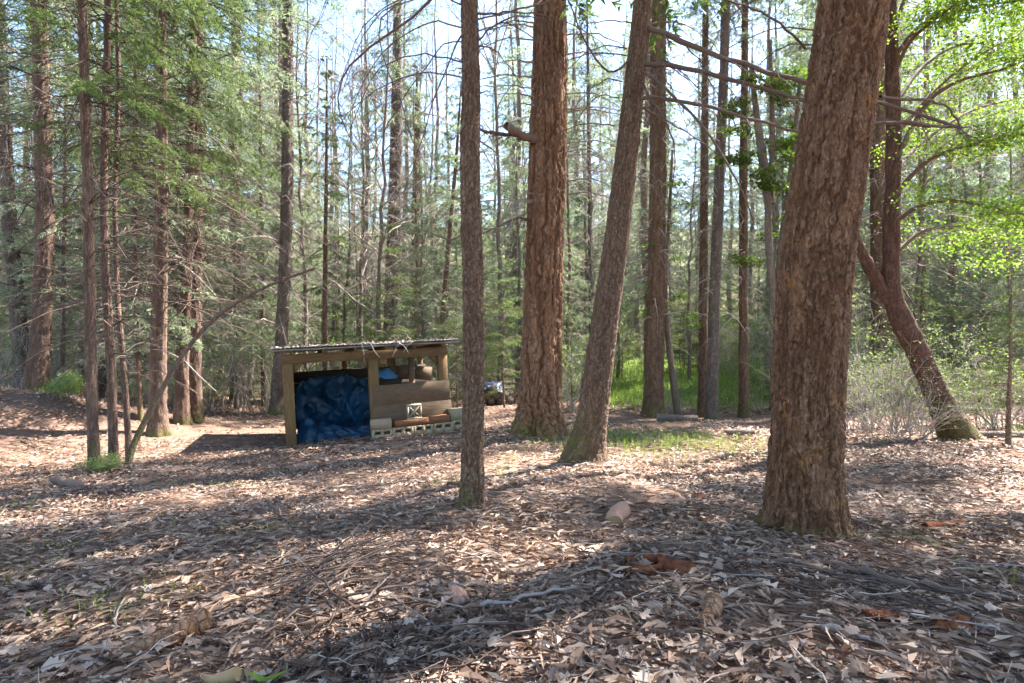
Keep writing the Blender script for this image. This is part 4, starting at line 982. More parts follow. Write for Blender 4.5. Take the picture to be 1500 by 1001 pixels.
shed_single("red_board", MB().box((0, 0, 0.075), (0.42, 0.10, 0.15)).mesh("red_board", mats=[M["red_wood"]]), "right and slightly higher of the two reddish boards on the block row", "board", (2.80, -0.32, ZB + 0.212), rot=roty(R_(-1.5)))
# patterned breeze block
mb = MB(); s = 0.28; fw = 0.030
for c, sz in (((0, 0, fw / 2), (s, 0.09, fw)), ((0, 0, s - fw / 2), (s, 0.09, fw)), ((-s / 2 + fw / 2, 0, s / 2), (fw, 0.09, s - 2 * fw)), ((s / 2 - fw / 2, 0, s / 2), (fw, 0.09, s - 2 * fw))): mb.box(c, sz)
for a in (45, -45): mb.box((0, 0.001 * (a > 0), s / 2), (s * 1.14, 0.08 - 0.004 * (a > 0), 0.022), roty(R_(a)))
mb.box((0, 0, s / 2), (0.018, 0.07, s - 2 * fw)); mb.box((0, 0, s / 2), (0.06, 0.084, 0.06))
shed_single("breeze_block", mb.mesh("breeze_block", mats=[M["breeze"]]), "cream patterned square breeze block standing on the reddish boards", "breeze block", (2.32, -0.31, ZB + 0.338), rot=rotz(0.03))
# black sheet slumped at the right corner
V = np.array([[W + 0.03, -0.02, 0.62], [W + 0.06, 0.25, 0.55], [W + 0.10, -0.10, 0.30], [W + 0.22, 0.15, 0.28], [W + 0.30, -0.16, 0.02], [W + 0.48, 0.02, 0.0], [W + 0.04, -0.14, 0.0], [W + 0.06, 0.2, 0.0]])
shed_single("black_sheet", mesh("black_sheet", V, [np.array([[0, 2, 3, 1], [2, 4, 5, 3]]), np.array([[2, 6, 4], [0, 6, 2]])], {}, False), "black plastic sheet slumped at the shed's right corner", "plastic sheet", (0, 0, 0), M["black_sheet"])
# dead twigs and needles lying on the roof, some hanging over its front edge
mb = MB(); rr_ = np.random.default_rng(4)
for k in range(60):
    x = rr_.uniform(RX0, RX1); y = rr_.uniform(-0.33, 1.9); a = rr_.uniform(0, 6.28); l = rr_.uniform(0.1, 0.4)
    z = BT + 0.13 - y * math.tan(SL)
    P_ = np.array([[x, y, z], [x + l * 0.5 * math.cos(a), y + l * 0.5 * math.sin(a), z + 0.015], [x + l * math.cos(a), y + l * math.sin(a), z - (l * math.sin(a)) * math.tan(SL) + 0.008]])
    V, q = tubes(P_, np.array([0.006, 0.005, 0.003]), 3); mb.add(V, q, rnd=rr_.uniform(0, 1))
n_ = 2600; x = rr_.uniform(RX0, RX1, n_); y = rr_.uniform(-0.35, 2.2, n_); a = rr_.uniform(0, 6.28, n_); l = rr_.uniform(0.02, 0.08, n_); z = BT + 0.127 - y * math.tan(SL) + rr_.uniform(0, 0.02, n_)
V = np.stack([np.stack([x, y, z], 1), np.stack([x + l * np.cos(a), y + l * np.sin(a), z], 1), np.stack([x + l * np.cos(a + 0.5) * .6, y + l * np.sin(a + 0.5) * .6, z + 0.02], 1)], 1).reshape(-1, 3)
mb.add(V, np.arange(3 * n_).reshape(-1, 3), rnd=np.repeat(rr_.uniform(0, 0.8, n_), 3))
o = put("roof_litter", mb.mesh("roof_litter", mats=[M["twig"]]), loc=SH); o.rotation_mode = 'QUATERNION'; o.rotation_quaternion = shed_rot
tag(o, "brown needles and twigs lying over the shed roof", "litter", kind="stuff")
hb = [(1.38, [(0.0, 0.06), (0.04, -0.12), (0.03, -0.30)]), (1.55, [(0.0, 0.05), (0.05, -0.10), (0.16, -0.24)]), (2.0, [(0.12, 0.05), (0.02, -0.05), (-0.06, -0.24)]), (2.05, [(0.0, 0.05), (0.14, -0.06), (0.20, -0.18)]), (2.35, [(0.0, 0.05), (-0.12, -0.04), (-0.2, -0.16)])]
labs = ["pale dead twig hanging straight down from the roof edge above the centre post", "pale dead twig hanging just right of the centre post under the roof edge", "pale dead twig curling down over the beam right of the centre post",
        "pale dead twig bent to the right under the roof's middle edge", "rightmost pale dead twig drooping from the roof edge"]
for (x, pts), lab in zip(hb, labs):
    P_ = resample(np.array([[0, 0.30, 0.035]] + [[dx, -0.03, dz] for dx, dz in pts]), 12)
    V, q = tubes(P_, np.linspace(0.009, 0.005, 12), 4)
    shed_single("hanging_twig", mesh("hanging_twig", V, q, {"rnd": np.full(len(V), 0.8)}, True), lab, "twig", (x, -0.37, BT + 0.10), M["twig_pale"], "dead twigs hanging over the shed's roof edge")

# ------------------------------------------------------------------ log pile with blue cover, far behind the slim trunk
pb = gp(722, 17)
wp = thing("wood_pile", "low pile of old logs behind the slim trunk, right of the shed", "wood pile", pb)
r_ = np.random.default_rng(3)
for k in range(11):
    row = 0 if k < 5 else (1 if k < 9 else 2); x = -0.55 + (k - (0, 5, 9)[row]) * 0.26 + row * 0.13; z = 0.10 + row * 0.17
    P_ = np.array([[x, -0.3, z], [x + r_.normal(0, .05), 0, z + 0.02], [x + r_.normal(0, .08), 0.5, z]]); V, q = tubes(P_, np.full(3, r_.uniform(0.09, 0.125)), 9, True)
    pl = r_.uniform(0, 1, len(V)); put("log", mesh("log", V, q, {"plate": pl, "crack": 0 * pl, "moss": 0 * pl}), wp, mat=M["bark_grey" if k % 3 else "bark_young"])
for k in range(7):
    P_ = np.array([[0.4 + r_.uniform(-.2, .3), r_.uniform(-.3, .2), 0.0], [0.6 + r_.uniform(-.1, .2), 0, 0.25], [0.75 + r_.uniform(-.2, .35), r_.uniform(-.2, .2), 0.25 + r_.uniform(0, .25)]])
    V, q = tubes(resample(P_, 7), np.linspace(0.04, 0.012, 7), 5); put("branch", mesh("branch", V, q, {"rnd": np.full(len(V), 0.3)}), wp, mat=M["twig_dark"])
mb = MB(); cv = np.array([[-0.32, -0.33, 0.42], [0.28, -0.33, 0.40], [-0.28, -0.05, 0.66], [0.26, -0.05, 0.68], [-0.25, 0.35, 0.64], [0.26, 0.35, 0.60], [-0.4, 0.5, 0.40], [0.35, 0.5, 0.38]])
mb.add(cv, np.array([[0, 1, 3, 2], [2, 3, 5, 4], [4, 5, 7, 6], [0, 2, 4, 6], [1, 7, 5, 3]]))
o = put("log_cover", mb.mesh("log_cover", mats=[M["blue_plastic"]]), loc=pb); tag(o, "small dark blue cover lying on the log pile behind the slim trunk", "cover")
for k in (-0.12, 0.1):
    put("pale_patch", MB().box((k, -0.26, 0.53), (0.10, 0.012, 0.11), rotx(R_(-40))).mesh("pale_patch", mats=[M["white_plastic"]]), o)

# ------------------------------------------------------------------ filler trees (copies of a few trees)
fill_rng = np.random.default_rng(2024)
TRUNKS = {"tall": [simple_trunk(25, 0.19, 0.10, 10, 22, s) for s in (1, 2, 3)], "mid": [simple_trunk(13, 0.085, 0.06, 8, 16, s) for s in (4, 5)], "young": [simple_trunk(5, 0.035, 0.03, 6, 10, s) for s in (6, 7)]}
for k, me in enumerate(TRUNKS["tall"]): me.materials.append(M[("bark_grey", "bark_grey", "bark_cedar")[k]])
for k, me in enumerate(TRUNKS["mid"]): me.materials.append(M[("bark_grey", "bark_young")[k]])
for k, me in enumerate(TRUNKS["young"]): me.materials.append(M["bark_young"])
placed = [(SH[0] + 1.2, SH[1] + 1.5, 2.9)] + [(gp(t[2][0][0], t[3])[0], t[3], 0.8) for t in TR]
def try_place(px, d, sep):
    x = (px - 750) / F * d
    if any((x - a) ** 2 + (d - b) ** 2 < max(sep, c) ** 2 for a, b, c in placed): return None
    placed.append((x, d, sep)); return np.array([x, d, g1(x, d)])
def zone(px):
    return "left" if px < 400 else ("mid" if px < 700 else ("pine" if px < 960 else "right"))
LAB_T = {"left": "distant tall fir among the woods behind the slim left trunks", "mid": "distant tall fir in the woods beyond the shed",
         "pine": "distant tall fir in the woods behind the old pine", "right": "distant tall fir in the woods right of the leaning trunk"}
LAB_M = {"left": "thin young fir in the thicket behind the slim left trunks", "mid": "thin young fir in the thicket beyond the shed", "pine": "thin young fir in the thicket behind the old pine", "right": "thin young fir in the thicket right of the leaning trunk"}
def skygap(px): return 440 < px < 650 or 715 < px < 775 or 835 < px < 900
n = 0
for tries in range(900):
    if n >= 76: break
    d = 19 + 40 * fill_rng.uniform() ** 0.8; px = fill_rng.uniform(-220, 1720)
    if skygap(px) and d < 48: continue
    if 880 < px < 1120 and d < 40: continue
    p = try_place(px, d, 2.6)
    if p is None: continue
    k = int(fill_rng.integers(0, 3)); z = zone(px)
    make_tree("fir_tree", LAB_T[z], "tree", p, ("tall_a", "tall_b", "tall_c")[int(fill_rng.integers(0, 3))], TRUNKS["tall"][k], None, fill_rng.uniform(18, 27), (fill_rng.normal(0, 0.012), fill_rng.normal(0, 0.012)), fill_rng.uniform(0, 6.28), "tall firs in the far woods, " + z)
    n += 1
n = 0
for tries in range(900):
    if n >= 95: break
    d = 16 + 26 * fill_rng.uniform(); px = fill_rng.uniform(-150, 1650)
    if 860 < px < 1120 and d < 34: continue
    if 640 < px < 760 and d < 19: continue
    p = try_place(px, d, 1.5)
    if p is None: continue
    k = int(fill_rng.integers(0, 2)); z = zone(px); h = fill_rng.uniform(6.5, 13) * (0.8 if skygap(px) else 1)
    o = make_tree("young_fir_tree", LAB_M[z], "tree", p, ("mid_a", "mid_b")[k], TRUNKS["mid"][k], None, h, (fill_rng.normal(0, 0.03), fill_rng.normal(0, 0.02)), fill_rng.uniform(0, 6.28), "young firs in the thicket, " + z)
    n += 1
for c in bpy.data.objects:
    if c.parent and c.parent.name.startswith("young_fir_tree") and c.name.startswith("trunk"): c.scale = (1, 1, 0.85)
n = 0
LAB_Y = {"left": "small fir sapling on the ground behind the slim left trunks", "mid": "small fir sapling near the shed", "pine": "small fir sapling behind the old pine", "right": "small fir sapling in the undergrowth at the right"}
for tries in range(600):
    if n >= 60: break
    d = 14.5 + 16 * fill_rng.uniform(); px = fill_rng.uniform(-60, 1560)
    if 880 < px < 1120 and d < 25: continue
    p = try_place(px, d, 1.0)
    if p is None: continue
    k = int(fill_rng.integers(0, 2)); z = zone(px); h = fill_rng.uniform(1.8, 6.0)
    make_tree("fir_sapling", LAB_Y[z], "sapling", p, ("young_a", "young_b")[k], TRUNKS["young"][k], None, h, (0, 0), fill_rng.uniform(0, 6.28), "fir saplings, " + z); n += 1
for c in bpy.data.objects:
    if c.parent and c.parent.name.startswith("fir_sapling") and c.name.startswith("trunk"): c.scale = (0.8, 0.8, 0.6)
# the two saplings one can point at
s1 = make_tree("fir_sapling", "slender conifer sapling at the right edge beside a lying log", "sapling", gp(1478, 8.6), "young_a", simple_trunk(2.9, 0.032, 0.03, 7, 12, 15), "bark_young", 3.0, (0.02, 0), 0.4, wide=0.8)
s2 = make_tree("fir_sapling", "dark green sapling beside the old pine's right edge", "sapling", gp(838, 15.5), "young_b", simple_trunk(2.6, 0.03, 0.03, 7, 12, 16), "bark_young", 2.8, (0, 0), 0.4)

# trees just outside the right edge and behind, whose shade falls across the foreground
for (x, y, h, k) in [(7.0, 0.6, 24, 2), (-9.5, 3.5, 22, 1), (4.6, -3.5, 24, 2), (-4.5, -4.0, 24, 0), (0.5, -8, 25, 1), (-9, -3, 24, 0), (8, -7, 25, 0)]:
    make_tree("fir_tree", "tall fir standing just outside the photo", "tree", np.array([x, y, g1(x, y)]), ("tall_a", "tall_b", "high")[k], TRUNKS["tall"][k], None, h, (0, 0), x, "tall firs just outside the photo")
for (x, y, zc, s_, yw) in [(10.2, 6.8, 11.5, 1.0, 1.0), (8.2, 4.6, 9.5, 0.85, 2.0), (12.0, 9.0, 14.0, 0.9, 4.0)]:
    root = thing("maple_tree", "leafy maple standing just outside the photo on the right", "tree", np.array([x, y, g1(x, y)]), group="maples just outside the photo")
    t = put("trunk", TRUNKS["mid"][0], root); add_canopy(root, (0, 0, zc), s_, yw)

for (lo, hi, d0, d1, cnt) in [(1130, 1620, 20, 36, 20), (200, 450, 19, 34, 9), (700, 960, 24, 42, 10), (440, 640, 30, 46, 13), (840, 1140, 38, 56, 16)]:
    n = 0
    for tries in range(300):
        if n >= cnt: break
        d = fill_rng.uniform(d0, d1); px = fill_rng.uniform(lo, hi); p = try_place(px, d, 1.6)
        if p is None: continue
        k = int(fill_rng.integers(0, 3)); z = zone(px); h = fill_rng.uniform(19, 26) if lo != 440 else fill_rng.uniform(13, 19)
        make_tree("fir_tree", LAB_T[z], "tree", p, "tall_b" if n % 3 else "tall_a", TRUNKS["tall"][k], None, h, (fill_rng.normal(0, 0.012), 0), fill_rng.uniform(0, 6.28), "tall firs in the far woods, " + z); n += 1
# leafless grey trees with lacy twigs
def bare_tree(seed, H, r0):
    r = np.random.default_rng(seed); nb = 34
    K = 20; z = np.linspace(-0.2, H, K); x = np.cumsum(r.normal(0, 0.05, K)); y = np.cumsum(r.normal(0, 0.05, K)); x -= x[0]; y -= y[0]
    S = np.stack([x, y, z], 1); V, q = tubes(S, r0 * np.linspace(1.1, 0.12, K), 8); pl = r.uniform(0, 1, len(V))
    tr_ = mesh("trunk", V, q, {"plate": pl, "crack": 0 * pl, "moss": np.clip(0.6 - V[:, 2], 0, 1)}, True, [M["bark_grey"]])
    u = r.uniform(0.18, 0.97, nb); base = np.stack([np.interp(u * H, z, S[:, k]) for k in range(3)], 1); L = (0.16 + 0.30 * (1 - u)) * H * r.uniform(0.6, 1.2, nb)
    P = branch_paths(r, np.zeros(nb), r.uniform(0, 6.28, nb), L, r.uniform(0.3, 1.0, nb), r.uniform(-0.1, 0.3, nb), 8, 0.02, base=base)
    tw = MB(); V, q = tubes(P, r0 * 0.16 * (0.5 + L[:, None] / 3) * np.linspace(1, 0.2, 8)[None], 4); tw.add(V, q, rnd=np.repeat(r.uniform(0.2, 0.8, nb), 32))
    Q, l, _ = side_twigs(r, P, L, 10, 0.2, 1.0, 0.38, 0.7, 0.15, 5, 0.1); Q[:, 1:] += r.normal(0, 0.02, Q[:, 1:].shape)
    V, q = tubes(Q, 0.006 * np.linspace(1, 0.35, 5)[None] * np.ones((len(Q), 1)), 3); tw.add(V, q, rnd=np.repeat(r.uniform(0.2, 1, len(Q)), 15))
    Q2, l2, _ = side_twigs(r, Q, l, 6, 0.2, 1.0, 0.42, 0.7, 0.0, 3, 0.2)
    V, q = tubes(Q2, 0.0036 * np.linspace(1, 0.5, 3)[None] * np.ones((len(Q2), 1)), 3); tw.add(V, q, rnd=np.repeat(r.uniform(0.3, 1, len(Q2)), 9))
    return tr_, tw.mesh("upper_branches", mats=[M["twig"]])
BARE = [bare_tree(61, 12, 0.075), bare_tree(62, 10, 0.06), bare_tree(63, 14, 0.09)]
LAB_B = {"left": "leafless grey tree with lacy twigs behind the slim left trunks", "mid": "leafless grey tree with lacy twigs against the sky beyond the shed", "pine": "leafless grey tree with lacy twigs behind the old pine", "right": "leafless grey tree with lacy twigs in the woods at the right"}
n = 0
for px, d in [(450, 18), (500, 20), (528, 23), (555, 18), (620, 19), (640, 24), (470, 27), (595, 27), (735, 19.5), (760, 25), (880, 20), (905, 26), (1010, 24), (1120, 20), (370, 20), (320, 24), (260, 20), (180, 22), (60, 22), (1200, 22), (1340, 18), (1420, 20), (1480, 16), (120, 28), (540, 33), (650, 33), (850, 33), (980, 31)]:
    p = gp(px, d); z = zone(px)
    root = thing("bare_tree", LAB_B[z], "tree", p, (0, 0, fill_rng.uniform(0, 6.28)), "leafless trees in the woods, " + z); k = n % 3; sc_ = fill_rng.uniform(0.85, 1.3)
    put("trunk", BARE[k][0], root, scale=(1, 1, sc_)); tag(put("upper_branches", BARE[k][1], root, scale=(1, 1, sc_)), kind="stuff"); n += 1

# ------------------------------------------------------------------ far wood on the hillside: one mass
fw = MB(); fr = np.random.default_rng(8)
nt_ = 330; X = fr.uniform(-105, 105, nt_); Y = fr.uniform(44, 118, nt_); ok = np.abs(X) < Y * 1.05; X, Y = X[ok], Y[ok]
Zg = gz(X, Y)
for x, y, z in zip(X, Y, Zg):
    H = fr.uniform(14, 23); k = 460
    h = 0.06 + 0.94 * fr.uniform(0, 1, k) ** 1.35; rad = (1 - h) ** 0.8 * 2.6 * fr.uniform(0.3, 1.1, k) + 0.1; a = fr.uniform(0, 6.28, k)
    c = np.stack([x + rad * np.cos(a), y + rad * np.sin(a), z + h * H], 1)
    out = np.stack([np.cos(a), np.sin(a), -0.35 + 0 * a], 1); sd = np.stack([-np.sin(a), np.cos(a), fr.normal(0, .3, k)], 1)
    L_ = (fr.uniform(0.35, 0.9, k) * (1.05 - 0.8 * h))[:, None]
    V = np.stack([c - out * L_ * 0.5 + sd * 0.14 * L_, c - out * L_ * 0.5 - sd * 0.14 * L_, c + out * L_ * 0.6], 1).reshape(-1, 3)
    fw.add(V, np.arange(3 * k).reshape(-1, 3), rnd=np.repeat(np.clip(fr.normal(fr.uniform(.3, .8), 0.2, k), 0, 1), 3))
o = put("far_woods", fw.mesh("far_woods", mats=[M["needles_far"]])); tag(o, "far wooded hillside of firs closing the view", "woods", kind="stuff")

# ------------------------------------------------------------------ shrubs and undergrowth
def shrub_parts(seed, H, nst, spread, leafn, lsize, tmat, lmat, m=7):
    r = np.random.default_rng(seed)
    az = r.uniform(0, 6.28, nst); L = H * r.uniform(0.6, 1.15, nst)
    P_ = branch_paths(r, np.zeros(nst), az, L, r.uniform(0.75, 1.45, nst), r.uniform(0.0, 0.35, nst), 7, 0.03, base=np.stack([r.normal(0, spread * .3, nst), r.normal(0, spread * .3, nst), np.full(nst, -0.05)], 1))
    tw, lv = leafy_spray(r, P_, L, m, 0.42, leafn, lsize, 0.0045, 0.07, 4)
    V, q = tubes(P_, 0.006 * (0.7 + L[:, None] * .5) * np.linspace(1, 0.3, 7)[None], 4); tw.add(V, q, rnd=np.repeat(r.uniform(0.2, 1, nst), 28))
    return tw.mesh("stems", mats=[M[tmat]]), lv.mesh("foliage", mats=[M[lmat]])
SHR = [shrub_parts(31, 2.4, 22, 0.9, 1, 0.045, "twig_pale", "shrub_leaf"), shrub_parts(32, 1.8, 18, 0.8, 3, 0.05, "twig", "shrub_leaf"), shrub_parts(33, 3.2, 16, 0.9, 3, 0.055, "twig_pale", "shrub_leaf"), shrub_parts(34, 0.7, 20, 0.6, 5, 0.04, "twig", "shrub_leaf", 6)]
def put_shrub(k, loc, s, label, group, yaw=None):
    root = thing("shrub", label, "shrub", loc, (0, 0, fill_rng.uniform(0, 6.28) if yaw is None else yaw), group)
    for nm, me in zip(("stems", "foliage"), SHR[k]): tag(put(nm, me, root, scale=(s, s, s)), kind="stuff")
    return root
put_shrub(0, gp(1318, 10.4), 0.95, "pale twiggy bush growing round the leaning mossy tree", None)
put_shrub(2, gp(1262, 11.5), 0.8, "pale twiggy bush just right of the foreground fir, half behind it", None)
put_shrub(1, gp(1440, 11.3), 0.95, "leafy twiggy bush behind the mossy foot of the leaning tree", None)
put_shrub(0, gp(1335, 9.2), 0.62, "low pale twigs in front of the leaning mossy tree", None)
put_shrub(2, gp(1375, 11.8), 0.75, "tall pale bush behind the leaning mossy tree", None)
put_shrub(0, gp(1290, 9.8), 0.7, "pale bare bush between foreground fir and leaning mossy tree", None)
put_shrub(0, gp(1470, 10.8), 0.85, "pale bush behind the slender sapling at the right edge", None)
put_shrub(3, gp(92, 12.0), 0.95, "low leafy bush at the foot of the bank on the left", None)
put_shrub(3, gp(150, 7.5), 0.45, "small leafy plant around the foot of the frontmost slim left trunk", None)
put_shrub(1, gp(1112, 15.6), 0.9, "pale bush right of the thin trunks, left of the foreground fir", None)
put_shrub(0, gp(985, 15.6), 0.55, "twiggy bush behind the lying log", None)
LAB_S = {"left": "pale twiggy bush in the thicket behind the slim left trunks", "mid": "pale twiggy bush in the thicket beyond the shed", "pine": "pale twiggy bush in the thicket behind the old pine", "right": "pale twiggy bush in the thicket right of the leaning trunk"}
n = 0
for tries in range(900):
    if n >= 120: break
    d = 14.5 + 22 * fill_rng.uniform() ** 1.2; px = fill_rng.uniform(-80, 1580)
    if 870 < px < 1120 and d < 24: continue
    if 640 < px < 790 and d < 18.5: continue
    p = try_place(px, d, 0.9)
    if p is None: continue
    z = zone(px); put_shrub(int(fill_rng.integers(0, 3)), p, fill_rng.uniform(0.7, 1.35), LAB_S[z], "twiggy bushes in the thicket, " + z); n += 1

# the thicket further back: one uncountable mass of pale stems and small leaves
ur = np.random.default_rng(91); n_ = 9000
dd = 17 + 33 * ur.uniform(0, 1, n_) ** 0.9; pxs = ur.uniform(-120, 1620, n_); keep = ~((pxs > 860) & (pxs < 1130) & (dd < 36)) & ~((pxs > 640) & (pxs < 800) & (dd < 19)) & (fbm(np.stack([(pxs - 750) / F * dd * .35, dd * .35, 0 * dd], 1), 2, 71) > 0.36)
dd, pxs = dd[keep], pxs[keep]; n_ = len(dd); bx = (pxs - 750) / F * dd; bz = gz(bx, dd)
L_ = ur.uniform(0.8, 3.2, n_) * (0.7 + dd / 60)
P_ = branch_paths(ur, bz - 0.05, ur.uniform(0, 6.28, n_), L_, ur.uniform(0.7, 1.5, n_), ur.uniform(0, 0.4, n_), 4, 0.04, base=np.stack([bx, dd, 0 * dd], 1))
mb = MB(); V, q = tubes(P_, 0.0055 * (0.7 + L_[:, None] * .3) * np.linspace(1, .35, 4)[None], 3); mb.add(V, q, rnd=np.repeat(ur.uniform(0, 1, n_), 12))
Q, l, _ = side_twigs(ur, P_, L_, 5, 0.3, 1.0, 0.35, 0.8, 0.1, 3, 0.2)
w3 = unit(np.cross(Q[:, -1] - Q[:, 0], ur.normal(0, 1, (len(Q), 3)))) * 0.006
V = np.stack([Q[:, 0] - w3, Q[:, 0] + w3, Q[:, -1]], 1).reshape(-1, 3); mb.add(V, np.arange(len(V)).reshape(-1, 3), rnd=np.repeat(ur.uniform(0, 1, len(Q)), 3))
tag(put("undergrowth", mb.mesh("undergrowth", mats=[M["twig_pale"]])), "dense thicket of pale bare stems filling the woods behind", "undergrowth", kind="stuff")
t = ur.uniform(0.3, 1, (len(Q), 1)); pos, _ = interp_path(Q, t); C = pos.reshape(-1, 3) + ur.normal(0, .07, (len(Q), 3)); C = C[ur.uniform(0, 1, len(C)) < 0.75]
mb = MB(); V, f = leaf_quads(ur, C, 0.10, 0.4); mb.add(V, f, rnd=np.repeat(ur.uniform(0, 1, len(C)), 4))
tag(put("undergrowth_foliage", mb.mesh("undergrowth_foliage", mats=[M["shrub_leaf"]])), "small light green leaves scattered through the thicket behind", "foliage", kind="stuff")

# grass: lit patch in the clearing, sloping meadow, thin blades among the litter
def blades(n, xy, h, w, r):
    z = gz(xy[:, 0], xy[:, 1]); b = np.concatenate([xy, z[:, None]], 1)
    a = r.uniform(0, 6.28, n); d = np.stack([np.cos(a), np.sin(a), 0 * a], 1); s = np.stack([-np.sin(a), np.cos(a), 0 * a], 1)
    hh = h * r.uniform(0.5, 1.3, n)[:, None]; lean = r.uniform(0.1, 0.7, n)[:, None]
    mid = b + d * hh * lean * 0.35 + np.array([0, 0, 1.0]) * hh * 0.6; tip = b + d * hh * lean + np.array([0, 0, 1.0]) * hh * (1 - lean * 0.35)
    V = np.stack([b - s * w, b + s * w, mid + s * w * .7, mid - s * w * .7, tip], 1).reshape(-1, 3)
    k = np.arange(n)[:, None] * 5
    return V, [k + np.array([[0, 1, 2, 3]]), k + np.array([[3, 2, 4]])], np.repeat(r.uniform(0, 1, n), 5)
gr = np.random.default_rng(5)
mb = MB()
xy = np.stack([gr.normal(2.2, 1.0, 1500), gr.normal(9.2, 0.85, 1500)], 1); V, f, rn = blades(len(xy), xy, 0.16, 0.004, gr); mb.add(V, f, rnd=rn)
tag(put("grass_patch", mb.mesh("grass_patch", mats=[M["grass"]])), "patch of bright grass in the clearing right of the leaning trunk", "grass", kind="stuff")
mb = MB()
dd = gr.uniform(15.5, 40, 26000); pxs = gr.uniform(850, 1230, 26000); xy = np.stack([(pxs - 750) / F * dd, dd], 1); xy = xy[gr.uniform(0, 1, len(xy)) < grassmask(xy[:, 0], xy[:, 1])]
V, f, rn = blades(len(xy), xy, 0.22, 0.012, gr); mb.add(V, f, rnd=rn)
tag(put("meadow_grass", mb.mesh("meadow_grass", mats=[M["grass"]])), "green grass on the sunlit slope behind the thin trunks", "grass", kind="stuff")
mb = MB()
cs = np.array([(gp(a, b)[0], b) for a, b in [(60, 3.9), (30, 3.2), (230, 4.2), (380, 4.0), (720, 6.2), (750, 7.5), (830, 8.5), (650, 5.8), (1340, 3.7), (1490, 2.9), (210, 2.6), (120, 2.6), (40, 5.6), (240, 6.6), (320, 6.4), (880, 7.4), (960, 8.0)]])
pick = gr.integers(0, len(cs), 900); xy = cs[pick] + gr.normal(0, 0.14, (900, 2)); V, f, rn = blades(900, xy, 0.09, 0.002, gr); mb.add(V, f, rnd=rn)
tag(put("thin_grass", mb.mesh("thin_grass", mats=[M["grass"]])), "sparse thin grass blades pushing through the leaf litter", "grass", kind="stuff")

# ------------------------------------------------------------------ leaf litter
def oak_leaf(r, lod):
    """unit leaf lying in xy, stem at -x; curled"""
    if lod == 0:
        half = np.array([(-0.5, .012), (-0.36, .02), (-0.24, .15), (-0.16, .08), (-0.04, .25), (0.05, .13), (0.17, .27), (0.24, .14), (0.36, .17), (0.42, .08), (0.50, .0)]) + np.concatenate([[(0, 0)], r.normal(0, 0.018, (9, 2)), [(0, 0)]])
    elif lod == 1:
        half = np.array([(-0.5, .02), (-0.22, .18), (-0.08, .11), (0.14, .27), (0.5, .0)])
    else:
        half = np.array([(-0.5, .03), (-0.1, .27), (0.5, .0)])
    if lod == 2:
        c = r.uniform(-0.2, 0.45); wd = r.uniform(0.2, 0.34)
        return np.array([[-0.5, 0, r.uniform(0, .15)], [r.uniform(-.2, .2), wd, max(c, 0)], [0.5, 0, r.uniform(0, .15)], [r.uniform(-.2, .2), -wd, max(c, 0)]]), np.array([[0, 1, 2], [0, 2, 3]])[:, ::-1]
    half = half * np.array([1, r.uniform(0.85, 1.4)])
    n = len(half)
    mid = np.stack([half[:, 0], 0 * half[:, 0]], 1)
    up = np.concatenate([half, mid, half * np.array([1, -1])])
    c1, c2, c3 = r.normal(0, 0.45), r.choice([r.uniform(-0.25, 0.3), r.uniform(0.2, 0.9)]), r.normal(0, 0.5)
    z = c1 * up[:, 0] ** 2 + c2 * np.abs(up[:, 1]) * 0.9 + c3 * up[:, 0] * up[:, 1] * 2 + r.normal(0, 0.012, len(up))
    V = np.concatenate([up, z[:, None]], 1); V[:, 2] -= V[:, 2].min()
    i = np.arange(n - 1)
    q = np.concatenate([np.stack([i, i + n, i + n + 1, i + 1], 1), np.stack([i + n, i + 2 * n, i + 2 * n + 1, i + n + 1], 1)])
    return V, q
lr = np.random.default_rng(17)
LEAFV = {l: [oak_leaf(lr, l) for _ in range(40)] for l in (0, 1, 2)}
def scatter(n, d0, d1, lod, smin, smax, lift, tilt, extra=1.4):
    # uniform over the ground area seen between d0 and d1
    d = np.sqrt(lr.uniform(d0 ** 2, d1 ** 2, n)); px = 750 + lr.uniform(-1, 1, n) * 750 * extra
    return (px - 750) / F * d, d, lod, lr.uniform(smin, smax, n), lift, tilt
def lay(mb, x, y, lod, s, lift, tilt):
    z = gz(x, y); n = len(x)
    kind = lr.integers(0, 40, n); yaw = lr.uniform(0, 6.28, n)
    tx, ty = lr.normal(0, tilt, n), lr.normal(0, tilt, n); zl = lr.uniform(0, lift, n); rn = np.clip(lr.beta(1.3, 1.6, n), 0, 1)
    for k in range(40):
        w_ = np.where(kind == k)[0]
        if not len(w_): continue
        V, q = LEAFV[lod][k]; v = V[None] * s[w_][:, None, None]
        c, sn = np.cos(yaw[w_])[:, None], np.sin(yaw[w_])[:, None]
        X_ = v[..., 0] * c - v[..., 1] * sn; Y_ = v[..., 0] * sn + v[..., 1] * c
        Z_ = v[..., 2] + X_ * tx[w_][:, None] + Y_ * ty[w_][:, None]
        P_ = np.stack([X_ + x[w_][:, None], Y_ + y[w_][:, None], Z_ + (z[w_] + zl[w_] + 0.004)[:, None]], -1)
        mb.add(P_.reshape(-1, 3), (q[None] + np.arange(len(w_))[:, None, None] * len(V)).reshape(-1, q.shape[1]), rnd=np.repeat(rn[w_], len(V)))
def cover(x, y):
    """less leaf cover where bare needles lie (left track, round the shed)"""
    p = np.stack([x, y, 0 * x], 1); nz = fbm(p * 0.9, 3, 44)
    return sstep(0.34, 0.60, nz) * 0.88 + 0.12
mb = MB()
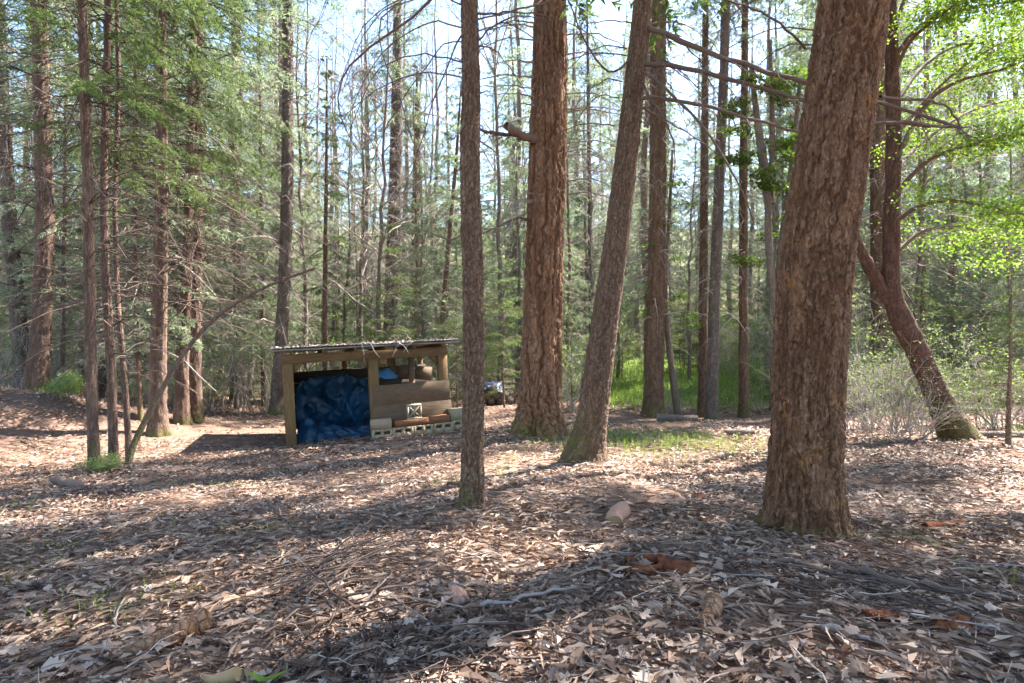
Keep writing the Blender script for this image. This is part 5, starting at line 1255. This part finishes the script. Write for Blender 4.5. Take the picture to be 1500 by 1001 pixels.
for n_, d0, d1, lod, a, b, lift, tilt in [(6800, 1.3, 3.3, 0, 0.028, 0.082, 0.02, 0.13), (23000, 1.3, 3.6, 2, 0.010, 0.036, 0.03, 0.25), (14500, 3.1, 6.6, 1, 0.03, 0.08, 0.02, 0.15), (50000, 3.2, 8, 2, 0.018, 0.055, 0.03, 0.25), (88000, 7.0, 21, 2, 0.04, 0.09, 0.03, 0.25)]:
    x, y, lod, s_, lift, tilt = scatter(n_, d0, d1, lod, a, b, lift, tilt)
    kp = lr.uniform(0, 1, n_) < cover(x, y); shx = (x > SH[0] - 0.0) & (x < SH[0] + 2.6) & (y > 10.9 + (x - SH[0]) * 0.38) & (y < 12.4 + (x - SH[0]) * 0.38)
    kp &= ~shx
    lay(mb, x[kp], y[kp], lod, s_[kp], lift, tilt)
tag(put("leaf_litter", mb.mesh("leaf_litter", mats=[M["litter"]])), "dry tan oak leaves strewn over the whole forest floor", "leaf litter", kind="stuff")
# the nearest leaves, one by one, lie on top
LM = []
for k in range(24):
    V, q = LEAFV[0][k]; LM.append(mesh("oak_leaf", V, q, {"rnd": np.full(len(V), 0.25 + 0.7 * (k / 23.0))}, False, [M["litter"]]))
d = np.sqrt(lr.uniform(1.45 ** 2, 3.1 ** 2, 260)); px = 750 + lr.uniform(-1, 1, 260) * 760; x = (px - 750) / F * d; zz = gz(x, d)
for k in range(260):
    s_ = lr.uniform(0.05, 0.097)
    put("oak_leaf", LM[int(lr.integers(0, 24))], floor, loc=(x[k], d[k], zz[k] + 0.03), rot=(lr.normal(0, .14), lr.normal(0, .14), lr.uniform(0, 6.28)), scale=(s_, s_, s_))
# dry needles and fine twigs
def strips(n, x, y, l, w, lift):
    a = lr.uniform(0, 6.28, n); L_ = l * lr.uniform(0.5, 1.4, n); z0 = gz(x, y) + lr.uniform(0.005, lift, n)
    dx, dy = np.cos(a) * L_ / 2, np.sin(a) * L_ / 2; sx, sy = -np.sin(a) * w, np.cos(a) * w; dz = lr.normal(0, 0.12, n) * L_ / 2; bow = L_ * lr.normal(0, 0.08, n)
    A = np.stack([x - dx, y - dy, z0 - dz], 1); C = np.stack([x + dx, y + dy, z0 + dz], 1); B = np.stack([x + sx * bow / w, y + sy * bow / w, z0 + 0.01], 1); S = np.stack([sx, sy, 0 * sx], 1)
    V = np.stack([A - S, B, A + S, C], 1).reshape(-1, 3); k = np.arange(n)[:, None] * 4
    return V, k + np.array([[0, 1, 3, 2]]), np.repeat(lr.uniform(0, 1, n), 4)
mb = MB()
for n_, d0, d1, l, w_ in [(30000, 1.35, 4.5, 0.09, 0.0012), (22000, 4, 11, 0.13, 0.0024)]:
    x, y, *_ = scatter(n_, d0, d1, 0, 1, 1, 0, 0); V, f, rn = strips(n_, x, y, l, w_, 0.045); mb.add(V, f, rnd=rn)
tag(put("needle_litter", mb.mesh("needle_litter", mats=[M["dry_needle"]])), "fallen pine needles lying between the leaves", "needle litter", kind="stuff")
def twigs_on_ground(n, x, y, lmin, lmax, r0, mat, dirs=None, lift=0.03, K=5, tilt=0.0):
    a = lr.uniform(0, 6.28, n) if dirs is None else dirs; L_ = lr.uniform(lmin, lmax, n); t = np.linspace(-0.5, 0.5, K)
    bow = lr.normal(0, 0.12, n)[:, None] * L_[:, None] * (t[None] ** 2 - 0.1)
    X_ = x[:, None] + np.cos(a)[:, None] * L_[:, None] * t - np.sin(a)[:, None] * bow; Y_ = y[:, None] + np.sin(a)[:, None] * L_[:, None] * t + np.cos(a)[:, None] * bow
    Z_ = gz(X_.ravel(), Y_.ravel(), False).reshape(X_.shape); Z_ = Z_ + (gz(x, y) - gz(x, y, False))[:, None] + lr.uniform(0.008, lift, n)[:, None] + lr.normal(0, 0.008, X_.shape) + np.abs(lr.normal(0, tilt, n))[:, None] * (t[None] + 0.5)
    rad = r0 * lr.uniform(0.5, 1.4, n)[:, None] * np.linspace(1, 0.45, K)[None]
    V, q = tubes(np.stack([X_, Y_, Z_], -1), rad, 3); return V, q, np.repeat(lr.uniform(0, 1, n), K * 3)
mb = MB()
x, y, *_ = scatter(900, 1.4, 5, 0, 1, 1, 0, 0); V, q, rn = twigs_on_ground(900, x, y, 0.1, 0.45, 0.0028, None, lift=0.06); mb.add(V, q, rnd=rn)
x, y, *_ = scatter(1500, 4.5, 14, 0, 1, 1, 0, 0); V, q, rn = twigs_on_ground(1500, x, y, 0.15, 0.7, 0.0045, None, lift=0.05); mb.add(V, q, rnd=rn)
tag(put("twig_litter", mb.mesh("twig_litter", mats=[M["twig"]])), "small fallen twigs scattered over the leaves", "twig litter", kind="stuff")
mb = MB()
c = gp(490, 2.6); n_ = 60; x = c[0] + lr.normal(0, 0.15, n_); y = c[1] + lr.normal(0, 0.20, n_)
V, q, rn = twigs_on_ground(n_, x, y, 0.25, 0.75, 0.0055, None, dirs=lr.normal(0.9, 0.8, n_), lift=0.09, K=8, tilt=0.07); mb.add(V, q, rnd=rn)
c = gp(1230, 2.5); n_ = 110; x = c[0] + lr.normal(0, 0.45, n_); y = c[1] + lr.normal(0, 0.35, n_)
V, q, rn = twigs_on_ground(n_, x, y, 0.15, 0.6, 0.0055, None, dirs=lr.normal(-0.75, 0.5, n_), lift=0.06, K=7); mb.add(V, q, rnd=rn)
c = gp(800, 1.9); n_ = 70; x = c[0] + lr.normal(0, 0.45, n_); y = c[1] + lr.normal(0, 0.25, n_)
V, q, rn = twigs_on_ground(n_, x, y, 0.2, 0.6, 0.003, None, lift=0.06, K=7); mb.add(V, q, rnd=rn)
c = gp(560, 1.85); n_ = 120; x = c[0] + lr.normal(0, 0.25, n_); y = c[1] + lr.normal(0, 0.14, n_)
V, q, rn = twigs_on_ground(n_, x, y, 0.12, 0.4, 0.003, None, lift=0.05); mb.add(V, q, rnd=rn)
tag(put("brushwood", mb.mesh("brushwood", mats=[M["twig_black"]])), "dark tangles of fine dead twigs lying in the near foreground", "brushwood", kind="stuff")

# single sticks that one can point at
def stick(pts, r0, r1, label, mat="twig", n=16, lift=0.03, forks=0):
    W_ = np.array([gp(px, d_) for px, d_ in pts]); P_ = resample(W_, n)
    P_[:, 2] = gz(P_[:, 0], P_[:, 1], False) + lift + (np.random.default_rng(len(label)).normal(0, 0.006, n)); P_[:, :2] += np.random.default_rng(len(label) + 1).normal(0, 0.008, (n, 2))
    b = P_[0].copy(); V, q = tubes(P_ - b, np.linspace(r0, r1, n) * (1 + 0.12 * np.random.default_rng(len(label)).normal(0, 1, n)), 7, True)
    o = put("stick", mesh("stick", V, q, {"rnd": np.full(len(V), 0.55)}, True), mat=M[mat], loc=b)
    return tag(o, label, "stick", "fallen sticks on the forest floor")
stick([(1170, 3.15), (1250, 2.85), (1345, 2.5)], 0.022, 0.014, "long brown stick slanting down from the foreground fir's foot", "twig_dark")
stick([(1340, 2.6), (1420, 2.5), (1500, 2.38)], 0.018, 0.012, "dark grey stick lying near the right edge of the foreground", "twig_dark")
stick([(1205, 1.95), (1260, 1.86), (1310, 1.80)], 0.014, 0.009, "knobbly stick near the bottom, below the long brown stick", "twig")
stick([(985, 3.4), (1020, 3.1), (1060, 2.75)], 0.013, 0.007, "thin stick left of the foreground fir pointing towards the red rotten wood", "twig_dark")
stick([(1270, 4.1), (1310, 3.9), (1340, 3.7)], 0.010, 0.007, "dark straight stick in the light right of the foreground fir", "twig_dark")
stick([(560, 2.42), (640, 2.5), (735, 2.45)], 0.008, 0.005, "thin bent stick crossing the leaves at the bottom centre", "twig")
stick([(700, 2.2), (790, 2.32), (880, 2.42)], 0.009, 0.005, "long thin stick left of the red rotten wood", "twig")
stick([(255, 2.18), (310, 2.02), (365, 1.92)], 0.008, 0.004, "thin dark stick lying across the log chunk at the bottom left", "twig_dark")
stick([(150, 2.0), (165, 2.3), (182, 2.6)], 0.005, 0.003, "very thin upright-lying stick on the left foreground leaves", "twig")
stick([(300, 4.4), (330, 4.45), (365, 4.4)], 0.010, 0.006, "pale stick lying in the middle of the left leaf slope", "twig_pale")
stick([(120, 6.3), (90, 6.7), (75, 6.9)], 0.06, 0.03, "dark branch piece lying at the left near the lit grass", "twig_dark", lift=0.05)
stick([(490, 6.0), (530, 6.1), (580, 6.0)], 0.011, 0.006, "thin branch lying in the light in front of the shed", "twig")
stick([(930, 2.05), (1010, 1.82), (1090, 1.70)], 0.008, 0.005, "grey twig lying across the bottom foreground right of centre", "twig")
stick([(1100, 2.9), (1165, 2.95), (1215, 2.75)], 0.014, 0.010, "short curved stick at the front of the foreground fir's foot", "twig_dark")

# cut and rotten wood pieces
def chunk(name, label, cat, px, d_, L_, r0, yaw, mat_side, mat_end=None, flat=1.0, tiltz=0.05, seed=0, lift=0.7, kind="log", half=False):
    r = np.random.default_rng(seed); n, sides = 12, 16
    t = np.linspace(-0.5, 0.5, n); P_ = np.stack([t * L_, 0.02 * np.sin(t * 4 + seed), t * tiltz], 1)
    V, q = tubes(P_, np.full(n, r0), sides); ctr = np.repeat(P_, sides, 0)
    dl = V - ctr; nz = fbm(V * np.array([8, 30, 30]) + seed * 7, 3, seed) - 0.5
    V = ctr + dl * (1 + nz[:, None] * 0.35); V[:, 2] *= flat
    ii = np.arange(n * sides).reshape(n, sides)
    pl = np.clip(nz + 0.5, 0, 1)
    root = thing(name, label, cat, gp(px, d_, r0 * flat * lift), (0, 0, yaw))
    put("bark" if mat_end else "wood", mesh(name, V, q[0], {"plate": pl, "crack": np.clip(-nz * 3, 0, 1), "moss": 0 * pl, "rnd": pl}, True), root, mat=M[mat_side])
    me_ = mat_end or mat_side
    for e, sg in ((0, -1), (n - 1, 1)):
        rim = V[ii[e]]; c_ = rim.mean(0) + np.array([sg * 0.002, 0, 0]); Ve = np.concatenate([rim, [c_]]); k = np.arange(sides)
        put("cut_end", mesh("cut_end", Ve, np.stack([k, (k + 1) % sides, np.full(sides, sides)], 1), {"plate": np.full(sides + 1, 0.5), "crack": np.zeros(sides + 1), "moss": np.zeros(sides + 1)}), root, mat=M[me_])
    return root
chunk("log_chunk", "short peeled log chunk with a yellow cut end, left of the foreground fir", "log", 905, 4.05, 0.20, 0.062, R_(65), "inner_bark", "cutwood", seed=2, lift=0.9)
chunk("log_chunk", "bark-covered log section standing out of the leaves at the bottom, right of centre", "log", 1040, 2.0, 0.19, 0.030, R_(75), "bark_old_fir", "rot_wood", seed=3, lift=0.9)
chunk("log_chunk", "rough bark log chunk with a reddish end at the bottom left", "log", 245, 2.05, 0.26, 0.045, R_(55), "bark_old_fir", "inner_bark", seed=4, lift=0.8)
chunk("cut_stick", "smooth tan cut stick at the bottom edge, left", "stick", 322, 1.74, 0.13, 0.022, R_(-25), "cutwood", seed=5, lift=0.9)
def slab(label, px, d_, L_, W_, T_, yaw, pitch, mat, seed, cat="bark", name="bark_slab"):
    r = np.random.default_rng(seed); nx, ny = 16, 9
    X_, Y_ = np.meshgrid(np.linspace(-.5, .5, nx), np.linspace(-.5, .5, ny)); rag = 1 + 0.35 * (fbm(np.stack([X_.ravel() * 4, Y_.ravel() * 4, 0 * X_.ravel() + seed], 1), 2, seed) - .5).reshape(X_.shape) * 2
    x = X_ * L_ * rag; y = Y_ * W_ * (1 - 0.5 * np.abs(X_) ** 1.5) * rag; z = -(Y_ ** 2) * W_ * 0.9 + (fbm(np.stack([X_.ravel() * 5, Y_.ravel() * 14, 0 * X_.ravel() + 3], 1), 3, seed + 1) - .5).reshape(X_.shape) * T_ * 1.6
    top = np.stack([x.ravel(), y.ravel(), z.ravel() + T_ / 2], 1); bot = np.stack([x.ravel() * .97, y.ravel() * .97, z.ravel() - T_ / 2], 1); n = X_.size
    ii = np.arange(n).reshape(X_.shape); qt = np.stack([ii[:-1, :-1], ii[:-1, 1:], ii[1:, 1:], ii[1:, :-1]], -1).reshape(-1, 4)
    ring = np.concatenate([ii[0, :], ii[1:, -1], ii[-1, -2::-1], ii[-2:0:-1, 0]]); nx_ = np.roll(ring, -1); rim = np.stack([ring, ring + n, nx_ + n, nx_], 1)
    V = np.concatenate([top, bot]); pl = np.clip(V[:, 2] / max(T_, 1e-3) * .3 + .5, 0, 1)
    o = put(name, mesh(name, V, np.concatenate([qt, qt[:, ::-1] + n, rim]), {"plate": pl, "crack": 1 - pl, "moss": 0 * pl}, False), mat=M[mat], loc=gp(px, d_, 0.038), rot=(pitch, r.normal(0, .15), yaw))
    return tag(o, label, cat)
slab("largest orange-red piece of rotten wood in the foreground, left of the foreground fir", 992, 2.62, 0.19, 0.11, 0.03, R_(-35), 0.25, "rot_wood", 11, "rotten wood", "rotten_wood")
slab("upright dark red splinter left of the largest orange rotten piece", 925, 2.68, 0.13, 0.05, 0.03, R_(80), 0.5, "rot_wood", 12, "rotten wood", "rotten_wood")
slab("dark red rotten strip between splinter and largest orange piece", 965, 2.72, 0.14, 0.05, 0.025, R_(25), 0.2, "rot_wood", 13, "rotten wood", "rotten_wood")
slab("small orange chip of rotten wood left of the red splinters", 886, 2.62, 0.05, 0.035, 0.02, R_(70), 0.5, "rot_wood", 14, "rotten wood", "rotten_wood")
slab("long dark red strip of rotten wood below the splinters", 935, 2.55, 0.17, 0.045, 0.02, R_(-30), 0.1, "rot_wood", 15, "rotten wood", "rotten_wood")
slab("furrowed pinkish bark slab lying on leaves at the bottom centre", 667, 2.35, 0.19, 0.085, 0.03, R_(-62), 0.3, "inner_bark", 16)
slab("reddish bark flake near the bottom right below the long brown stick", 1292, 2.1, 0.13, 0.05, 0.02, R_(8), 0.15, "rot_wood", 17)
slab("dark red bark flake at the bottom right edge", 1395, 2.0, 0.15, 0.06, 0.02, R_(20), 0.2, "rot_wood", 18)
slab("red bark flake between the foreground fir's foot and the log section", 1138, 2.48, 0.10, 0.045, 0.018, R_(10), 0.2, "rot_wood", 19)
slab("brown bark flake on the sunlit leaves behind the yellow-ended log chunk", 1022, 4.9, 0.13, 0.06, 0.02, R_(0), 0.2, "rot_wood", 20)
slab("flat brown bark slab in the light right of the foreground fir", 1385, 4.3, 0.35, 0.10, 0.03, R_(10), 0.05, "rot_wood", 21)
# lying logs in the clearing
def lying_log(label, pts, r0, mat, lift=0.6):
    W_ = np.array([gp(px, d_) for px, d_ in pts]); P_ = resample(W_, 24); P_[:, 2] = gz(P_[:, 0], P_[:, 1], False) + r0 * lift; b = P_[0].copy()
    root = thing("fallen_log", label, "log", b)
    V, q = tubes(P_ - b, np.full(24, r0), 14); nz = fbm(V * 9, 3, 5) - .5; ctr = np.repeat(P_ - b, 14, 0); V = ctr + (V - ctr) * (1 + nz[:, None] * .3)
    put("bark", mesh("bark", V, q, {"plate": np.clip(nz + .5, 0, 1), "crack": np.clip(-nz * 3, 0, 1), "moss": np.clip(nz * 2, 0, 1)}, True), root, mat=M[mat])
    for e in (0, 23):
        rim = V.reshape(24, 14, 3)[e]; k = np.arange(14); put("cut_end", mesh("cut_end", np.concatenate([rim, [rim.mean(0)]]), np.stack([k, (k + 1) % 14, np.full(14, 14)], 1)), root, mat=M["inner_bark"])
lying_log("pale log lying in the clearing between the straight fir and the banded trunk", [(962, 13.6), (990, 13.5), (1022, 13.4)], 0.11, "bark_grey")
lying_log("thinner log lying in the sunlit clearing left of the foreground fir", [(1062, 10.6), (1085, 10.5), (1104, 10.5)], 0.06, "bark_grey")
lying_log("log lying at the right edge beside the slender sapling", [(1425, 9.6), (1465, 9.5), (1515, 9.4)], 0.07, "bark_grey")
# single fresh green leaf at the bottom edge
V, q = LEAFV[1][3]
o = put("green_leaf", mesh("green_leaf", V * np.array([1, .5, 1]), q, {"rnd": np.full(len(V), 1.0)}), mat=M["maple"], loc=gp(392, 1.68, 0.05), rot=(0.2, 0, 0.1), scale=(0.12, 0.12, 0.12)); tag(o, "single fresh green leaf at the bottom edge beside the tan cut stick", "leaf")
